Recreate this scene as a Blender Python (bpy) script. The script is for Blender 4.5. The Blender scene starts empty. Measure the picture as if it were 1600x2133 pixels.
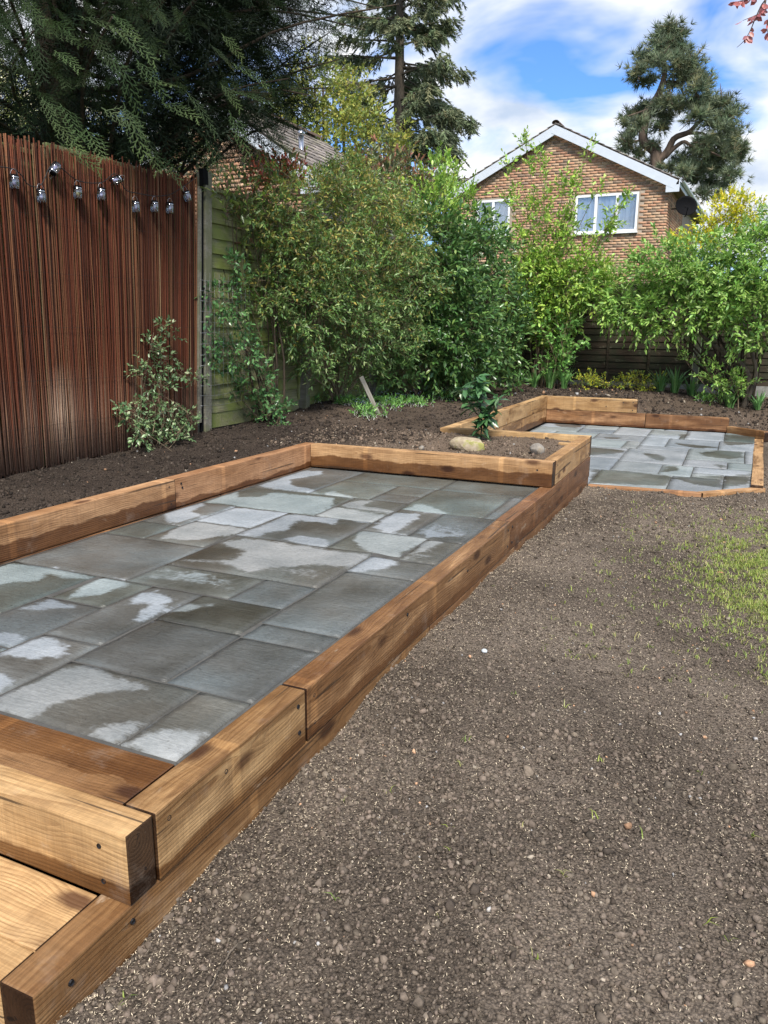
import bpy, bmesh, math, random
import numpy as np
from mathutils import Matrix, Vector

scene = bpy.context.scene
COL = scene.collection
rad = math.radians

# ------------------------------------------------------------------ camera
CAM_H = 1.205                     # metres above the top of the lawn-side timbers (z = 0)
FPX, CX, CY = 1603.09, 800.0, 1066.5
RX = np.array([0.91033004, 0.10227646, -0.40104707])
RY = np.array([0.41381988, -0.20798462, 0.88628184])
RZ = np.array([0.00723415, -0.97277023, -0.23165868])
RM = np.array([RX, RY, RZ])
cam_data = bpy.data.cameras.new('camera')
cam = bpy.data.objects.new('camera', cam_data)
COL.objects.link(cam)
cam_data.sensor_fit = 'HORIZONTAL'
cam_data.sensor_width = 36.0
cam_data.lens = FPX / 1600 * 36.0
cam_data.clip_start = 0.05
cam_data.clip_end = 3000
right, up, back = RM[:, 0], -RM[:, 1], -RM[:, 2]
cam.matrix_world = Matrix(((right[0], up[0], back[0], 0), (right[1], up[1], back[1], 0),
                           (right[2], up[2], back[2], CAM_H), (0, 0, 0, 1)))
scene.camera = cam

# ------------------------------------------------------------------ sky and sun
SUN_EL, SUN_AZ = 52.0, 150.0      # azimuth measured from +Y towards +X (behind and to the right of the viewer)
world = bpy.data.worlds.new('World')
scene.world = world
world.use_nodes = True
wn, wl = world.node_tree.nodes, world.node_tree.links
wn.clear()
def wnode(t, **kw):
    n = wn.new(t)
    for k, v in kw.items():
        setattr(n, k, v)
    return n
out = wnode('ShaderNodeOutputWorld')
bg = wnode('ShaderNodeBackground')
bg.inputs['Strength'].default_value = 0.11
sky = wnode('ShaderNodeTexSky', sky_type='NISHITA', sun_disc=False)
sky.sun_elevation = rad(SUN_EL)
sky.sun_rotation = rad(SUN_AZ)
sky.ozone_density = 2.5
sky.dust_density = 0.4
tc = wnode('ShaderNodeTexCoord')
sep = wnode('ShaderNodeSeparateXYZ')
wl.new(tc.outputs['Generated'], sep.inputs[0])
zadd = wnode('ShaderNodeMath', operation='ADD'); zadd.inputs[1].default_value = 0.45
zmax = wnode('ShaderNodeMath', operation='MAXIMUM'); zmax.inputs[1].default_value = 0.30
wl.new(sep.outputs['Z'], zadd.inputs[0]); wl.new(zadd.outputs[0], zmax.inputs[0])
comb = wnode('ShaderNodeCombineXYZ')
for i, a in enumerate('XY'):
    dv = wnode('ShaderNodeMath', operation='DIVIDE')
    wl.new(sep.outputs[a], dv.inputs[0]); wl.new(zmax.outputs[0], dv.inputs[1])
    wl.new(dv.outputs[0], comb.inputs[i])
mapn = wnode('ShaderNodeMapping')
mapn.inputs['Location'].default_value = (7.0, 1.6, 0.0)
mapn.inputs['Scale'].default_value = (1.0, 1.35, 1.0)
wl.new(comb.outputs[0], mapn.inputs[0])
n1 = wnode('ShaderNodeTexNoise'); n1.inputs['Scale'].default_value = 3.4; n1.inputs['Detail'].default_value = 5
n1.inputs['Roughness'].default_value = 0.5; n1.inputs['Distortion'].default_value = 0.35
wl.new(mapn.outputs[0], n1.inputs['Vector'])
cr = wnode('ShaderNodeValToRGB')
cr.color_ramp.elements[0].position = 0.375; cr.color_ramp.elements[0].color = (0, 0, 0, 1)
cr.color_ramp.elements[1].position = 0.545; cr.color_ramp.elements[1].color = (1, 1, 1, 1)
wl.new(n1.outputs['Fac'], cr.inputs[0])
n2 = wnode('ShaderNodeTexNoise'); n2.inputs['Scale'].default_value = 5.5; n2.inputs['Detail'].default_value = 5
wl.new(mapn.outputs[0], n2.inputs['Vector'])
cc = wnode('ShaderNodeValToRGB')
cc.color_ramp.elements[0].position = 0.30; cc.color_ramp.elements[0].color = (0.50, 0.60, 0.76, 1)
cc.color_ramp.elements[1].position = 0.60; cc.color_ramp.elements[1].color = (1.0, 1.0, 1.0, 1)
wl.new(n2.outputs['Fac'], cc.inputs[0])
cmul = wnode('ShaderNodeVectorMath', operation='SCALE'); cmul.inputs['Scale'].default_value = 7.0
wl.new(cc.outputs[0], cmul.inputs[0])
smul = wnode('ShaderNodeMix', data_type='RGBA', blend_type='MULTIPLY')
smul.inputs[0].default_value = 1.0
smul.inputs[7].default_value = (0.60, 0.90, 1.30, 1)
wl.new(sky.outputs[0], smul.inputs[6])
smix = wnode('ShaderNodeMix', data_type='RGBA')
wl.new(cr.outputs[0], smix.inputs[0]); wl.new(smul.outputs[2], smix.inputs[6]); wl.new(cmul.outputs[0], smix.inputs[7])
wl.new(smix.outputs[2], bg.inputs['Color']); wl.new(bg.outputs[0], out.inputs[0])

sun_data = bpy.data.lights.new('sun', 'SUN')
sun_data.energy = 3.8
sun_data.angle = rad(11)
sun_data.color = (1.0, 0.95, 0.87)
sun = bpy.data.objects.new('sun', sun_data)
COL.objects.link(sun)
sd = Vector((math.sin(rad(SUN_AZ)) * math.cos(rad(SUN_EL)), math.cos(rad(SUN_AZ)) * math.cos(rad(SUN_EL)), math.sin(rad(SUN_EL))))
sun.rotation_euler = sd.to_track_quat('Z', 'Y').to_euler()
sun.location = (5, -5, 20)
vs = scene.view_settings
vs.view_transform = 'Standard'; vs.look = 'None'; vs.exposure = 0.66; vs.gamma = 1.0
vs.use_curve_mapping = False
scene.cycles.max_bounces = 6
scene.cycles.transparent_max_bounces = 8

# ------------------------------------------------------------------ surveying helpers (photo point on a known plane)
def ray(p):
    return RM @ np.array([p[0] - CX, p[1] - CY, FPX])
def on_z(p, z):
    d = ray(p); v = d * ((z - CAM_H) / d[2]); v[2] += CAM_H; return v
def on_x(p, x):
    d = ray(p); v = d * (x / d[0]); v[2] += CAM_H; return v
def on_y(p, y):
    d = ray(p); v = d * (y / d[1]); v[2] += CAM_H; return v

# ------------------------------------------------------------------ numeric helpers
def hash2(ix, iy, s):
    h = np.sin(ix * 127.1 + iy * 311.7 + s * 74.7) * 43758.5453
    return h - np.floor(h)
def vnoise(x, y, s=0):
    x = np.asarray(x, float); y = np.asarray(y, float)
    ix, iy = np.floor(x), np.floor(y); fx, fy = x - ix, y - iy
    fx = fx * fx * (3 - 2 * fx); fy = fy * fy * (3 - 2 * fy)
    return ((hash2(ix, iy, s) * (1 - fx) + hash2(ix + 1, iy, s) * fx) * (1 - fy)
            + (hash2(ix, iy + 1, s) * (1 - fx) + hash2(ix + 1, iy + 1, s) * fx) * fy)
def fbm(x, y, o=4, s=0):
    a, t, n = 1.0, 0.0, 0.0
    for i in range(o):
        t = t + a * (vnoise(x, y, s + i) - 0.5); n += a; a *= 0.5; x = x * 2.03; y = y * 2.03
    return t / n * 2
def sstep(a, b, x):
    t = np.clip((np.asarray(x, float) - a) / (b - a), 0, 1); return t * t * (3 - 2 * t)
def norm(v):
    return v / np.maximum(np.linalg.norm(v, axis=-1, keepdims=True), 1e-9)

class Acc:
    """collects triangles (and a colour per vertex) that become ONE mesh object"""
    def __init__(self): self.v, self.f, self.c, self.n = [], [], [], 0
    def add(self, v, f, c=(0.5, 0.5, 0.5)):
        v = np.asarray(v, float); f = np.asarray(f, int)
        c = np.asarray(c, float)
        if c.ndim == 1: c = np.tile(c, (len(v), 1))
        self.v.append(v); self.f.append(f + self.n); self.c.append(c); self.n += len(v)
    def build(self, name, mat, parent=None, smooth=False, loc=None):
        v = np.concatenate(self.v); f = np.concatenate(self.f); c = np.concatenate(self.c)
        return np_mesh(name, v, f, mat, parent, c, smooth, loc)

def np_mesh(name, v, f, mat, parent=None, c=None, smooth=False, loc=None):
    me = bpy.data.meshes.new(name)
    v = np.asarray(v, np.float32)
    if loc is not None: v = v - np.asarray(loc, np.float32)
    f = np.asarray(f, np.int32); k = f.shape[1]
    me.vertices.add(len(v)); me.vertices.foreach_set('co', v.ravel())
    me.loops.add(f.size); me.loops.foreach_set('vertex_index', f.ravel())
    me.polygons.add(len(f)); me.polygons.foreach_set('loop_start', np.arange(0, f.size, k, dtype=np.int32))
    if smooth: me.polygons.foreach_set('use_smooth', np.ones(len(f), bool))
    if c is not None:
        a = me.attributes.new('col', 'FLOAT_COLOR', 'POINT')
        cc_ = np.ones((len(v), 4), np.float32); cc_[:, :3] = c
        a.data.foreach_set('color', cc_.ravel())
    me.update(calc_edges=True)
    return link(name, me, mat, parent, loc)

def link(name, me, mat=None, parent=None, loc=None):
    o = bpy.data.objects.new(name, me)
    COL.objects.link(o)
    if mat is not None and not me.materials: me.materials.append(mat)
    if loc is not None: o.location = tuple(float(a) for a in loc)
    if parent is not None: o.parent = parent
    return o

def tag(o, label=None, cat=None, group=None, kind=None):
    for k, v in (('label', label), ('category', cat), ('group', group), ('kind', kind)):
        if v: o[k] = v
    return o
def thing(name, label, cat, group=None, loc=(0, 0, 0)):
    o = bpy.data.objects.new(name, None); COL.objects.link(o)
    o.location = tuple(float(a) for a in loc); o.empty_display_size = 0.1
    return tag(o, label, cat, group)

def tube(pts, radii, sides=6, cap=True):
    pts = np.asarray(pts, float); n = len(pts)
    radii = np.broadcast_to(np.asarray(radii, float), (n,))
    d = np.gradient(pts, axis=0); d = norm(d)
    ref = np.array([0.0, 0, 1]) if abs(d[0][2]) < 0.9 else np.array([1.0, 0, 0])
    u = norm(np.cross(d, ref)); w = np.cross(d, u)
    a = np.linspace(0, 2 * math.pi, sides, endpoint=False)
    v = pts[:, None] + radii[:, None, None] * (np.cos(a)[None, :, None] * u[:, None] + np.sin(a)[None, :, None] * w[:, None])
    v = v.reshape(-1, 3); f = []
    for i in range(n - 1):
        for j in range(sides):
            p, q = i * sides + j, i * sides + (j + 1) % sides
            f += [(p, q, q + sides), (p, q + sides, p + sides)]
    if cap:
        f += [(0, j + 1, j) for j in range(1, sides - 1)]
        b = (n - 1) * sides
        f += [(b, b + j, b + j + 1) for j in range(1, sides - 1)]
    return v, np.array(f)
def spline(ctrl, n):
    ctrl = np.asarray(ctrl, float); m = len(ctrl)
    t = np.linspace(0, m - 1, n); i = np.clip(t.astype(int), 0, m - 2); f = (t - i)[:, None]
    p0 = ctrl[np.maximum(i - 1, 0)]; p1 = ctrl[i]; p2 = ctrl[i + 1]; p3 = ctrl[np.minimum(i + 2, m - 1)]
    return 0.5 * ((2 * p1) + (-p0 + p2) * f + (2 * p0 - 5 * p1 + 4 * p2 - p3) * f ** 2 + (-p0 + 3 * p1 - 3 * p2 + p3) * f ** 3)
BOXF = np.array([(0, 3, 2), (0, 2, 1), (4, 5, 6), (4, 6, 7), (0, 1, 5), (0, 5, 4), (1, 2, 6), (1, 6, 5), (2, 3, 7), (2, 7, 6), (3, 0, 4), (3, 4, 7)])
def boxv(lo, hi):
    (a, b, c), (d, e, f) = lo, hi
    return np.array([(a, b, c), (d, b, c), (d, e, c), (a, e, c), (a, b, f), (d, b, f), (d, e, f), (a, e, f)], float)
def box_mesh(name, size, bevel=0.0, segs=2, centre=True):
    """bevelled box mesh, x = size[0] etc, centred on the origin"""
    bm = bmesh.new(); bmesh.ops.create_cube(bm, size=1.0)
    bmesh.ops.scale(bm, vec=size, verts=bm.verts)
    if bevel: bmesh.ops.bevel(bm, geom=list(bm.edges), offset=bevel, segments=segs, affect='EDGES', profile=0.6)
    me = bpy.data.meshes.new(name); bm.to_mesh(me); bm.free()
    return me
def box(name, lo, hi, mat, parent=None, bevel=0.0):
    lo, hi = np.array(lo, float), np.array(hi, float)
    me = box_mesh(name, tuple(hi - lo), bevel)
    return link(name, me, mat, parent, (lo + hi) / 2)

# ------------------------------------------------------------------ materials
def mat(name):
    m = bpy.data.materials.new(name); m.use_nodes = True
    nt = m.node_tree; nt.nodes.clear()
    return m, G(nt)
class G:
    """small node-graph writer"""
    def __init__(s, nt): s.nt = nt
    def n(s, t, ins=None, **kw):
        x = s.nt.nodes.new(t)
        for k, v in kw.items(): setattr(x, k, v)
        for k, v in (ins or {}).items(): s.set(x, k, v)
        return x
    def set(s, x, k, v):
        i = x.inputs[k]
        if isinstance(v, bpy.types.NodeSocket): s.nt.links.new(v, i)
        elif isinstance(v, bpy.types.Node): s.nt.links.new(v.outputs[0], i)
        else: i.default_value = v
    def m(s, op, a, b=0.0, c=None, clamp=False):
        x = s.n('ShaderNodeMath', operation=op, use_clamp=clamp); s.set(x, 0, a); s.set(x, 1, b)
        if c is not None: s.set(x, 2, c)
        return x.outputs[0]
    def vm(s, op, a, b=None, scale=None):
        x = s.n('ShaderNodeVectorMath', operation=op); s.set(x, 0, a)
        if b is not None: s.set(x, 1, b)
        if scale is not None: s.set(x, 'Scale', scale)
        return x.outputs[1] if op in ('LENGTH', 'DISTANCE', 'DOT_PRODUCT') else x.outputs[0]
    def mix(s, f, a, b, blend='MIX'):
        x = s.n('ShaderNodeMix', data_type='RGBA', blend_type=blend)
        s.set(x, 0, f); s.set(x, 6, a); s.set(x, 7, b); return x.outputs[2]
    def noise(s, vec, scale, detail=4, rough=0.5, dist=0.0, col=False):
        x = s.n('ShaderNodeTexNoise', {'Scale': scale, 'Detail': detail, 'Roughness': rough, 'Distortion': dist})
        if vec is not None: s.set(x, 'Vector', vec)
        return x.outputs[1 if col else 0]
    def ss(s, a, b, v):
        x = s.n('ShaderNodeMapRange', {'Value': v, 'From Min': a, 'From Max': b}, interpolation_type='SMOOTHSTEP'); return x.outputs[0]
    def ramp(s, v, stops):
        x = s.n('ShaderNodeValToRGB', {'Fac': v}); e = x.color_ramp.elements
        while len(e) < len(stops): e.new(0.5)
        for q, (p, c) in zip(e, stops):
            q.position = p; q.color = (c[0], c[1], c[2], 1)
        return x.outputs[0]
    def xyz(s, v):
        x = s.n('ShaderNodeSeparateXYZ', {0: v}); return x.outputs
    def comb(s, x, y, z):
        return s.n('ShaderNodeCombineXYZ', {0: x, 1: y, 2: z}).outputs[0]
    def obj(s): return s.n('ShaderNodeTexCoord').outputs['Object']
    def pos(s): return s.n('ShaderNodeNewGeometry').outputs['Position']
    def attr(s, name): return s.n('ShaderNodeAttribute', attribute_name=name).outputs['Color']
    def bump(s, h, strength=0.3, dist=0.01):
        return s.n('ShaderNodeBump', {'Height': h, 'Strength': strength, 'Distance': dist}).outputs[0]
    def out(s, base, rough=0.6, normal=None, spec=0.5, metal=0.0, transl=None, extra=None):
        p = s.n('ShaderNodeBsdfPrincipled')
        s.set(p, 'Base Color', base if not isinstance(base, tuple) else (*base, 1)); s.set(p, 'Roughness', rough)
        s.set(p, 'Specular IOR Level', spec); s.set(p, 'Metallic', metal)
        if normal is not None: s.set(p, 'Normal', normal)
        for k, v in (extra or {}).items(): s.set(p, k, v)
        sh = p.outputs[0]
        if transl:
            t = s.n('ShaderNodeBsdfTranslucent'); s.set(t, 'Color', base)
            mx = s.n('ShaderNodeMixShader', {0: transl}); s.set(mx, 1, sh); s.set(mx, 2, t.outputs[0]); sh = mx.outputs[0]
        o = s.n('ShaderNodeOutputMaterial'); s.nt.links.new(sh, o.inputs[0])

def leaf_mat(name, rough=0.45, transl=0.3, spec=0.45, gain=1.55):
    m, g = mat(name)
    c = g.attr('col')
    f = g.noise(g.pos(), 60, 2)
    c2 = g.mix(1.0, c, g.ramp(f, [(0.25, (0.72 * gain, 0.74 * gain, 0.7 * gain)), (0.75, (1.22 * gain, 1.18 * gain, 1.15 * gain))]), 'MULTIPLY')
    g.out(c2, rough, spec=spec, transl=transl)
    return m
M = {}
M['leaf'] = leaf_mat('leaf_soft', 0.40, 0.27, 0.45, 2.15)
M['leaf_gloss'] = leaf_mat('leaf_glossy', 0.28, 0.20, 0.5, 2.0)
M['needle'] = leaf_mat('needle', 0.6, 0.25, 0.25, 1.9)
M['needle_dark'] = leaf_mat('needle_dark', 0.65, 0.08, 0.2, 0.68)
M['petal'] = leaf_mat('petal', 0.6, 0.3, 0.2, 1.0)
def bark_mat(name, c1, c2, sc=30):
    m, g = mat(name)
    p = g.obj()
    f = g.noise(g.vm('MULTIPLY', p, (1, 1, 0.25)), sc, 5, 0.6)
    g.out(g.ramp(f, [(0.3, c1), (0.7, c2)]), 0.9, g.bump(f, 0.6, 0.01), spec=0.2)
    return m
M['bark'] = bark_mat('bark_grey', (0.05, 0.04, 0.03), (0.16, 0.13, 0.10))
M['bark_pine'] = bark_mat('bark_pine', (0.07, 0.052, 0.040), (0.20, 0.145, 0.11), 8)
M['twig'] = bark_mat('twig', (0.10, 0.07, 0.045), (0.26, 0.20, 0.13), 40)
M['twig_dark'] = bark_mat('twig_dark', (0.03, 0.025, 0.018), (0.09, 0.065, 0.045), 40)

def wood_mat():
    """treated softwood sleepers; object colour: r = hue, g = height fraction soaked from below, b = overall soaking"""
    m, g = mat('sleeper_wood')
    oi = g.n('ShaderNodeObjectInfo')
    p = g.obj(); x, y, z = g.xyz(p)
    rx = g.m('MULTIPLY', oi.outputs['Random'], 37.0)
    xs = g.m('ADD', x, rx)
    q = g.comb(xs, y, z)
    oc = g.xyz(oi.outputs['Color'])
    # knots
    kv = g.n('ShaderNodeTexVoronoi', {'Vector': g.vm('MULTIPLY', q, (3.0, 7.0, 7.0)), 'Scale': 1.0, 'Randomness': 1.0})
    kd = kv.outputs['Distance']
    knot = g.ss(0.30, 0.13, g.m('ADD', kd, g.m('MULTIPLY', g.noise(q, 40, 2), 0.06)))
    kring = g.m('MULTIPLY', g.m('SUBTRACT', 1.0, g.ss(0.05, 0.5, kd)), 0.022)
    # growth rings about a wandering pith
    wv = g.noise(g.vm('MULTIPLY', q, (0.9, 2.5, 2.5)), 1.0, 3, col=True)
    wx, wy, wz = g.xyz(g.vm('SUBTRACT', wv, (0.5, 0.5, 0.5)))
    ry = g.m('ADD', g.m('ADD', y, 0.035), g.m('MULTIPLY', wy, 0.09))
    rz = g.m('ADD', g.m('SUBTRACT', z, 0.05), g.m('MULTIPLY', wz, 0.09))
    r = g.m('SQRT', g.m('ADD', g.m('MULTIPLY', ry, ry), g.m('MULTIPLY', rz, rz)))
    r = g.m('ADD', r, kring)
    fr = g.m('FRACT', g.m('MULTIPLY', r, 88.0))
    late = g.m('MULTIPLY', g.ss(0.35, 0.85, fr), g.ss(1.0, 0.9, fr))
    fib = g.noise(g.vm('MULTIPLY', q, (5, 190, 190)), 1.0, 3, 0.6)
    broad = g.noise(g.vm('MULTIPLY', q, (1.2, 5, 5)), 1.0, 4, 0.55)
    tan = (0.55, 0.365, 0.180, 1); red = (0.43, 0.235, 0.125, 1)
    base = g.mix(oc[0], tan, red)
    base = g.mix(g.ss(0.35, 0.7, broad), base, g.mix(1.0, base, (0.66, 0.58, 0.48, 1), 'MULTIPLY'))
    lateamt = g.m('ADD', 0.10, g.m('MULTIPLY', g.ss(0.35, 0.70, g.noise(g.vm('MULTIPLY', q, (1.5, 14, 14)), 1.0, 3)), 0.36))
    saw = g.noise(g.comb(g.m('MULTIPLY', xs, 160.0), g.m('MULTIPLY', y, 6.0), g.m('MULTIPLY', z, 6.0)), 1.0, 2)
    base = g.mix(g.m('MULTIPLY', late, lateamt), base, g.mix(1.0, base, (0.42, 0.30, 0.20, 1), 'MULTIPLY'))
    base = g.mix(1.0, base, g.ramp(fib, [(0.25, (0.72, 0.70, 0.68)), (0.75, (1.18, 1.18, 1.18))]), 'MULTIPLY')
    base = g.mix(1.0, base, g.ramp(saw, [(0.3, (0.90, 0.90, 0.90)), (0.7, (1.07, 1.07, 1.07))]), 'MULTIPLY')
    mot = g.noise(g.vm('MULTIPLY', q, (6, 12, 12)), 1.0, 6, 0.7)
    base = g.mix(1.0, base, g.ramp(mot, [(0.3, (0.74, 0.70, 0.66)), (0.7, (1.16, 1.16, 1.14))]), 'MULTIPLY')
    base = g.mix(g.m('MULTIPLY', knot, 0.9), base, (0.085, 0.034, 0.014, 1))
    # pale bands left by the strapping of the pack
    bx = g.m('FRACT', g.m('ADD', g.m('MULTIPLY', x, 0.83), g.m('MULTIPLY', oi.outputs['Random'], 1.0)))
    band = g.m('MULTIPLY', g.ss(0.022, 0.012, g.m('ABSOLUTE', g.m('SUBTRACT', bx, 0.5))), 0.8)
    base = g.mix(band, base, g.mix(1.0, base, (1.45, 1.45, 1.40, 1), 'MULTIPLY'))
    # drip streaks and soaked foot
    strk = g.noise(g.comb(g.m('MULTIPLY', xs, 9.0), g.m('MULTIPLY', y, 2.0), g.m('MULTIPLY', z, 1.2)), 1.0, 4, 0.6)
    base = g.mix(g.m('MULTIPLY', g.ss(0.58, 0.75, strk), 0.45), base, g.mix(1.0, base, (0.5, 0.42, 0.38, 1), 'MULTIPLY'))
    edge = g.noise(g.comb(g.m('MULTIPLY', xs, 3.2), 0.0, 0.0), 1.0, 4, 0.6)
    zf = g.m('ADD', g.m('MULTIPLY', z, 5.0), 0.5)
    wl_ = g.m('ADD', oc[1], g.m('MULTIPLY', g.m('SUBTRACT', edge, 0.5), 0.55))
    lowwet = g.m('MULTIPLY', g.ss(0.05, -0.02, g.m('SUBTRACT', zf, wl_)), g.ss(0.0, 0.08, oc[1]))
    blot = g.noise(g.vm('MULTIPLY', q, (1.1, 7, 7)), 1.0, 6, 0.62, 0.4)
    allwet = g.ss(0.64, 0.44, g.m('ADD', blot, g.m('MULTIPLY', g.m('SUBTRACT', 0.5, oc[2]), 0.9)))
    sidewet = g.ss(-0.012, 0.004, g.m('SUBTRACT', g.m('ADD', y, g.m('MULTIPLY', g.m('SUBTRACT', g.noise(g.vm('MULTIPLY', q, (3.5, 5, 5)), 1.0, 5, 0.6), 0.5), 0.16)), g.m('SUBTRACT', oi.outputs['Alpha'], 0.5)))
    wet = g.m('MAXIMUM', g.m('MAXIMUM', lowwet, sidewet), g.m('MULTIPLY', allwet, 0.8))
    base = g.mix(wet, base, g.mix(1.0, base, (0.34, 0.26, 0.195, 1), 'MULTIPLY'))
    # end grain drinks more
    nx = g.m('ABSOLUTE', g.xyz(g.n('ShaderNodeTexCoord').outputs['Normal'])[0])
    endg = g.ss(0.8, 0.95, nx)
    crack = g.m('MULTIPLY', g.ss(0.675, 0.70, g.noise(g.vm('MULTIPLY', q, (1.1, 48, 48)), 1.0, 2, 0.4)), 0.75)
    base = g.mix(crack, base, (0.03, 0.018, 0.010, 1))
    base = g.mix(g.m('MULTIPLY', endg, 0.95), base, g.mix(1.0, base, (0.10, 0.07, 0.055, 1), 'MULTIPLY'))
    scuff = g.ss(0.62, 0.72, g.noise(g.vm('MULTIPLY', q, (4, 9, 9)), 1.0, 6, 0.7))
    base = g.mix(g.m('MULTIPLY', scuff, 0.35), base, (0.55, 0.45, 0.33, 1))
    # dust of the digging
    dust = g.ss(0.55, 0.75, g.noise(g.vm('ADD', q, (3, 7, 1)), 6.0, 5, 0.65))
    base = g.mix(g.m('MULTIPLY', dust, 0.22), base, (0.36, 0.29, 0.23, 1))
    h = g.m('ADD', g.m('MULTIPLY', late, -0.5), g.m('ADD', fib, g.m('MULTIPLY', knot, -0.6)))
    g.out(base, g.m('SUBTRACT', 0.72, g.m('MULTIPLY', wet, 0.3)), g.bump(h, 0.35, 0.004), spec=0.35)
    return m
M['wood'] = wood_mat()

def slab_mat():
    m, g = mat('sandstone')
    oi = g.n('ShaderNodeObjectInfo'); rnd = oi.outputs['Random']
    p = g.pos()
    q = g.vm('ADD', p, g.comb(g.m('MULTIPLY', rnd, 13.0), g.m('MULTIPLY', rnd, 7.0), 0.0))
    dry = g.xyz(g.attr('col'))[0]
    big = g.noise(q, 3.0, 5, 0.55)
    fine = g.noise(q, 55.0, 5, 0.65)
    grain = g.noise(g.vm('MULTIPLY', q, (9, 60, 60)), 1.0, 5, 0.6, 0.6)
    tint = g.ramp(g.m('FRACT', g.m('MULTIPLY', rnd, 7.13)), [(0.0, (0.320, 0.335, 0.350)), (0.45, (0.355, 0.350, 0.350)), (0.7, (0.300, 0.330, 0.315)), (1.0, (0.365, 0.345, 0.325))])
    dryc = g.mix(1.0, tint, g.ramp(big, [(0.3, (0.50, 0.55, 0.58)), (0.7, (0.84, 0.88, 0.91))]), 'MULTIPLY')
    tone = g.m('ADD', 0.78, g.m('MULTIPLY', g.m('FRACT', g.m('MULTIPLY', rnd, 23.7)), 0.42))
    dryc = g.mix(1.0, dryc, g.comb(tone, tone, tone), 'MULTIPLY')
    dryc = g.mix(1.0, dryc, g.ramp(fine, [(0.3, (0.86, 0.86, 0.86)), (0.7, (1.12, 1.12, 1.12))]), 'MULTIPLY')
    wetc = g.mix(1.0, dryc, g.ramp(g.noise(q, 1.7, 4), [(0.34, (0.25, 0.215, 0.168)), (0.5, (0.43, 0.40, 0.35)), (0.64, (0.51, 0.525, 0.495))]), 'MULTIPLY')
    wob = g.m('MULTIPLY', g.m('SUBTRACT', g.noise(p, 16.0, 6, 0.70), 0.5), 0.46)
    wob2 = g.m('MULTIPLY', g.m('SUBTRACT', grain, 0.5), 0.25)
    wob3 = g.m('MULTIPLY', g.m('SUBTRACT', g.noise(g.vm('ADD', q, (1.7, 3.1, 0)), 3.4, 4, 0.6, 0.5), 0.5), 0.55)
    d = g.ss(0.41, 0.59, g.m('ADD', dry, g.m('ADD', wob3, g.m('ADD', wob, wob2))))
    # splash spots on the drying stone
    sp = g.n('ShaderNodeTexVoronoi', {'Vector': g.vm('MULTIPLY', p, (34, 34, 0.0)), 'Scale': 1.0}).outputs['Distance']
    spots = g.m('MULTIPLY', g.ss(0.20, 0.12, sp), g.ss(0.5, 0.62, g.noise(p, 3.1, 2)))
    col = g.mix(d, wetc, dryc)
    col = g.mix(g.m('MULTIPLY', spots, 0.6), col, g.mix(1.0, col, (0.35, 0.33, 0.31, 1), 'MULTIPLY'))
    # pale scratches of the riven bed
    dirn = g.m('MULTIPLY', rnd, 6.28)
    rot = g.n('ShaderNodeVectorRotate', {'Vector': q, 'Angle': dirn}, rotation_type='Z_AXIS').outputs[0]
    sc = g.ss(0.60, 0.70, g.noise(g.vm('MULTIPLY', rot, (3.5, 15, 1)), 1.0, 5, 0.55, 2.2))
    sc = g.m('MULTIPLY', sc, g.ss(0.5, 0.7, g.noise(q, 2.2, 2)))
    col = g.mix(g.m('MULTIPLY', sc, 0.14), col, (0.50, 0.52, 0.51, 1))
    blk = g.ss(0.66, 0.74, g.noise(g.vm('ADD', p, (9, 2, 0)), 42.0, 4, 0.7))
    col = g.mix(g.m('MULTIPLY', blk, g.ss(0.45, 0.6, g.noise(p, 2.4, 2))), col, (0.025, 0.023, 0.02, 1))
    terr = g.m('MULTIPLY', g.m('SNAP', g.noise(g.vm('MULTIPLY', rot, (2.2, 5.5, 1)), 1.0, 4, 0.55, 0.8), 0.11), 3.0)
    h = g.m('ADD', terr, g.m('ADD', g.m('MULTIPLY', g.noise(q, 9.0, 6, 0.6, 0.4), 1.0), g.m('MULTIPLY', grain, 0.55)))
    ro = g.m('ADD', g.m('MULTIPLY', d, 0.32), g.m('ADD', 0.26, g.m('MULTIPLY', fine, 0.22)))
    g.out(col, ro, g.bump(h, 0.7, 0.014), spec=0.36)
    return m
M['slab'] = slab_mat()

def simple(name, c, rough=0.6, spec=0.4, metal=0.0, var=0.25, sc=20, bump=0.15):
    m, g = mat(name)
    f = g.noise(g.obj(), sc, 5, 0.6)
    k = 1 - var; l = 1 + var
    col = g.mix(1.0, (*c, 1), g.ramp(f, [(0.3, (k, k, k)), (0.7, (l, l, l))]), 'MULTIPLY')
    g.out(col, rough, g.bump(f, bump, 0.003), spec=spec, metal=metal)
    return m
M['mortar'] = simple('mortar', (0.072, 0.069, 0.063), 0.75, var=0.3, sc=14)
M['screw'] = simple('screw_black', (0.012, 0.012, 0.014), 0.35, 0.5, 0.4)
M['white'] = simple('white_paint', (0.56, 0.60, 0.66), 0.45, var=0.05, sc=4, bump=0.02)
M['upvc'] = simple('white_upvc', (0.80, 0.82, 0.84), 0.3, var=0.03, sc=3, bump=0.0)
M['black_plastic'] = simple('black_plastic', (0.004, 0.004, 0.005), 0.8, 0.12)
M['galv'] = simple('galvanised', (0.45, 0.46, 0.48), 0.4, metal=0.8)
M['cable'] = simple('cable_dark', (0.015, 0.014, 0.013), 0.6)

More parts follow.
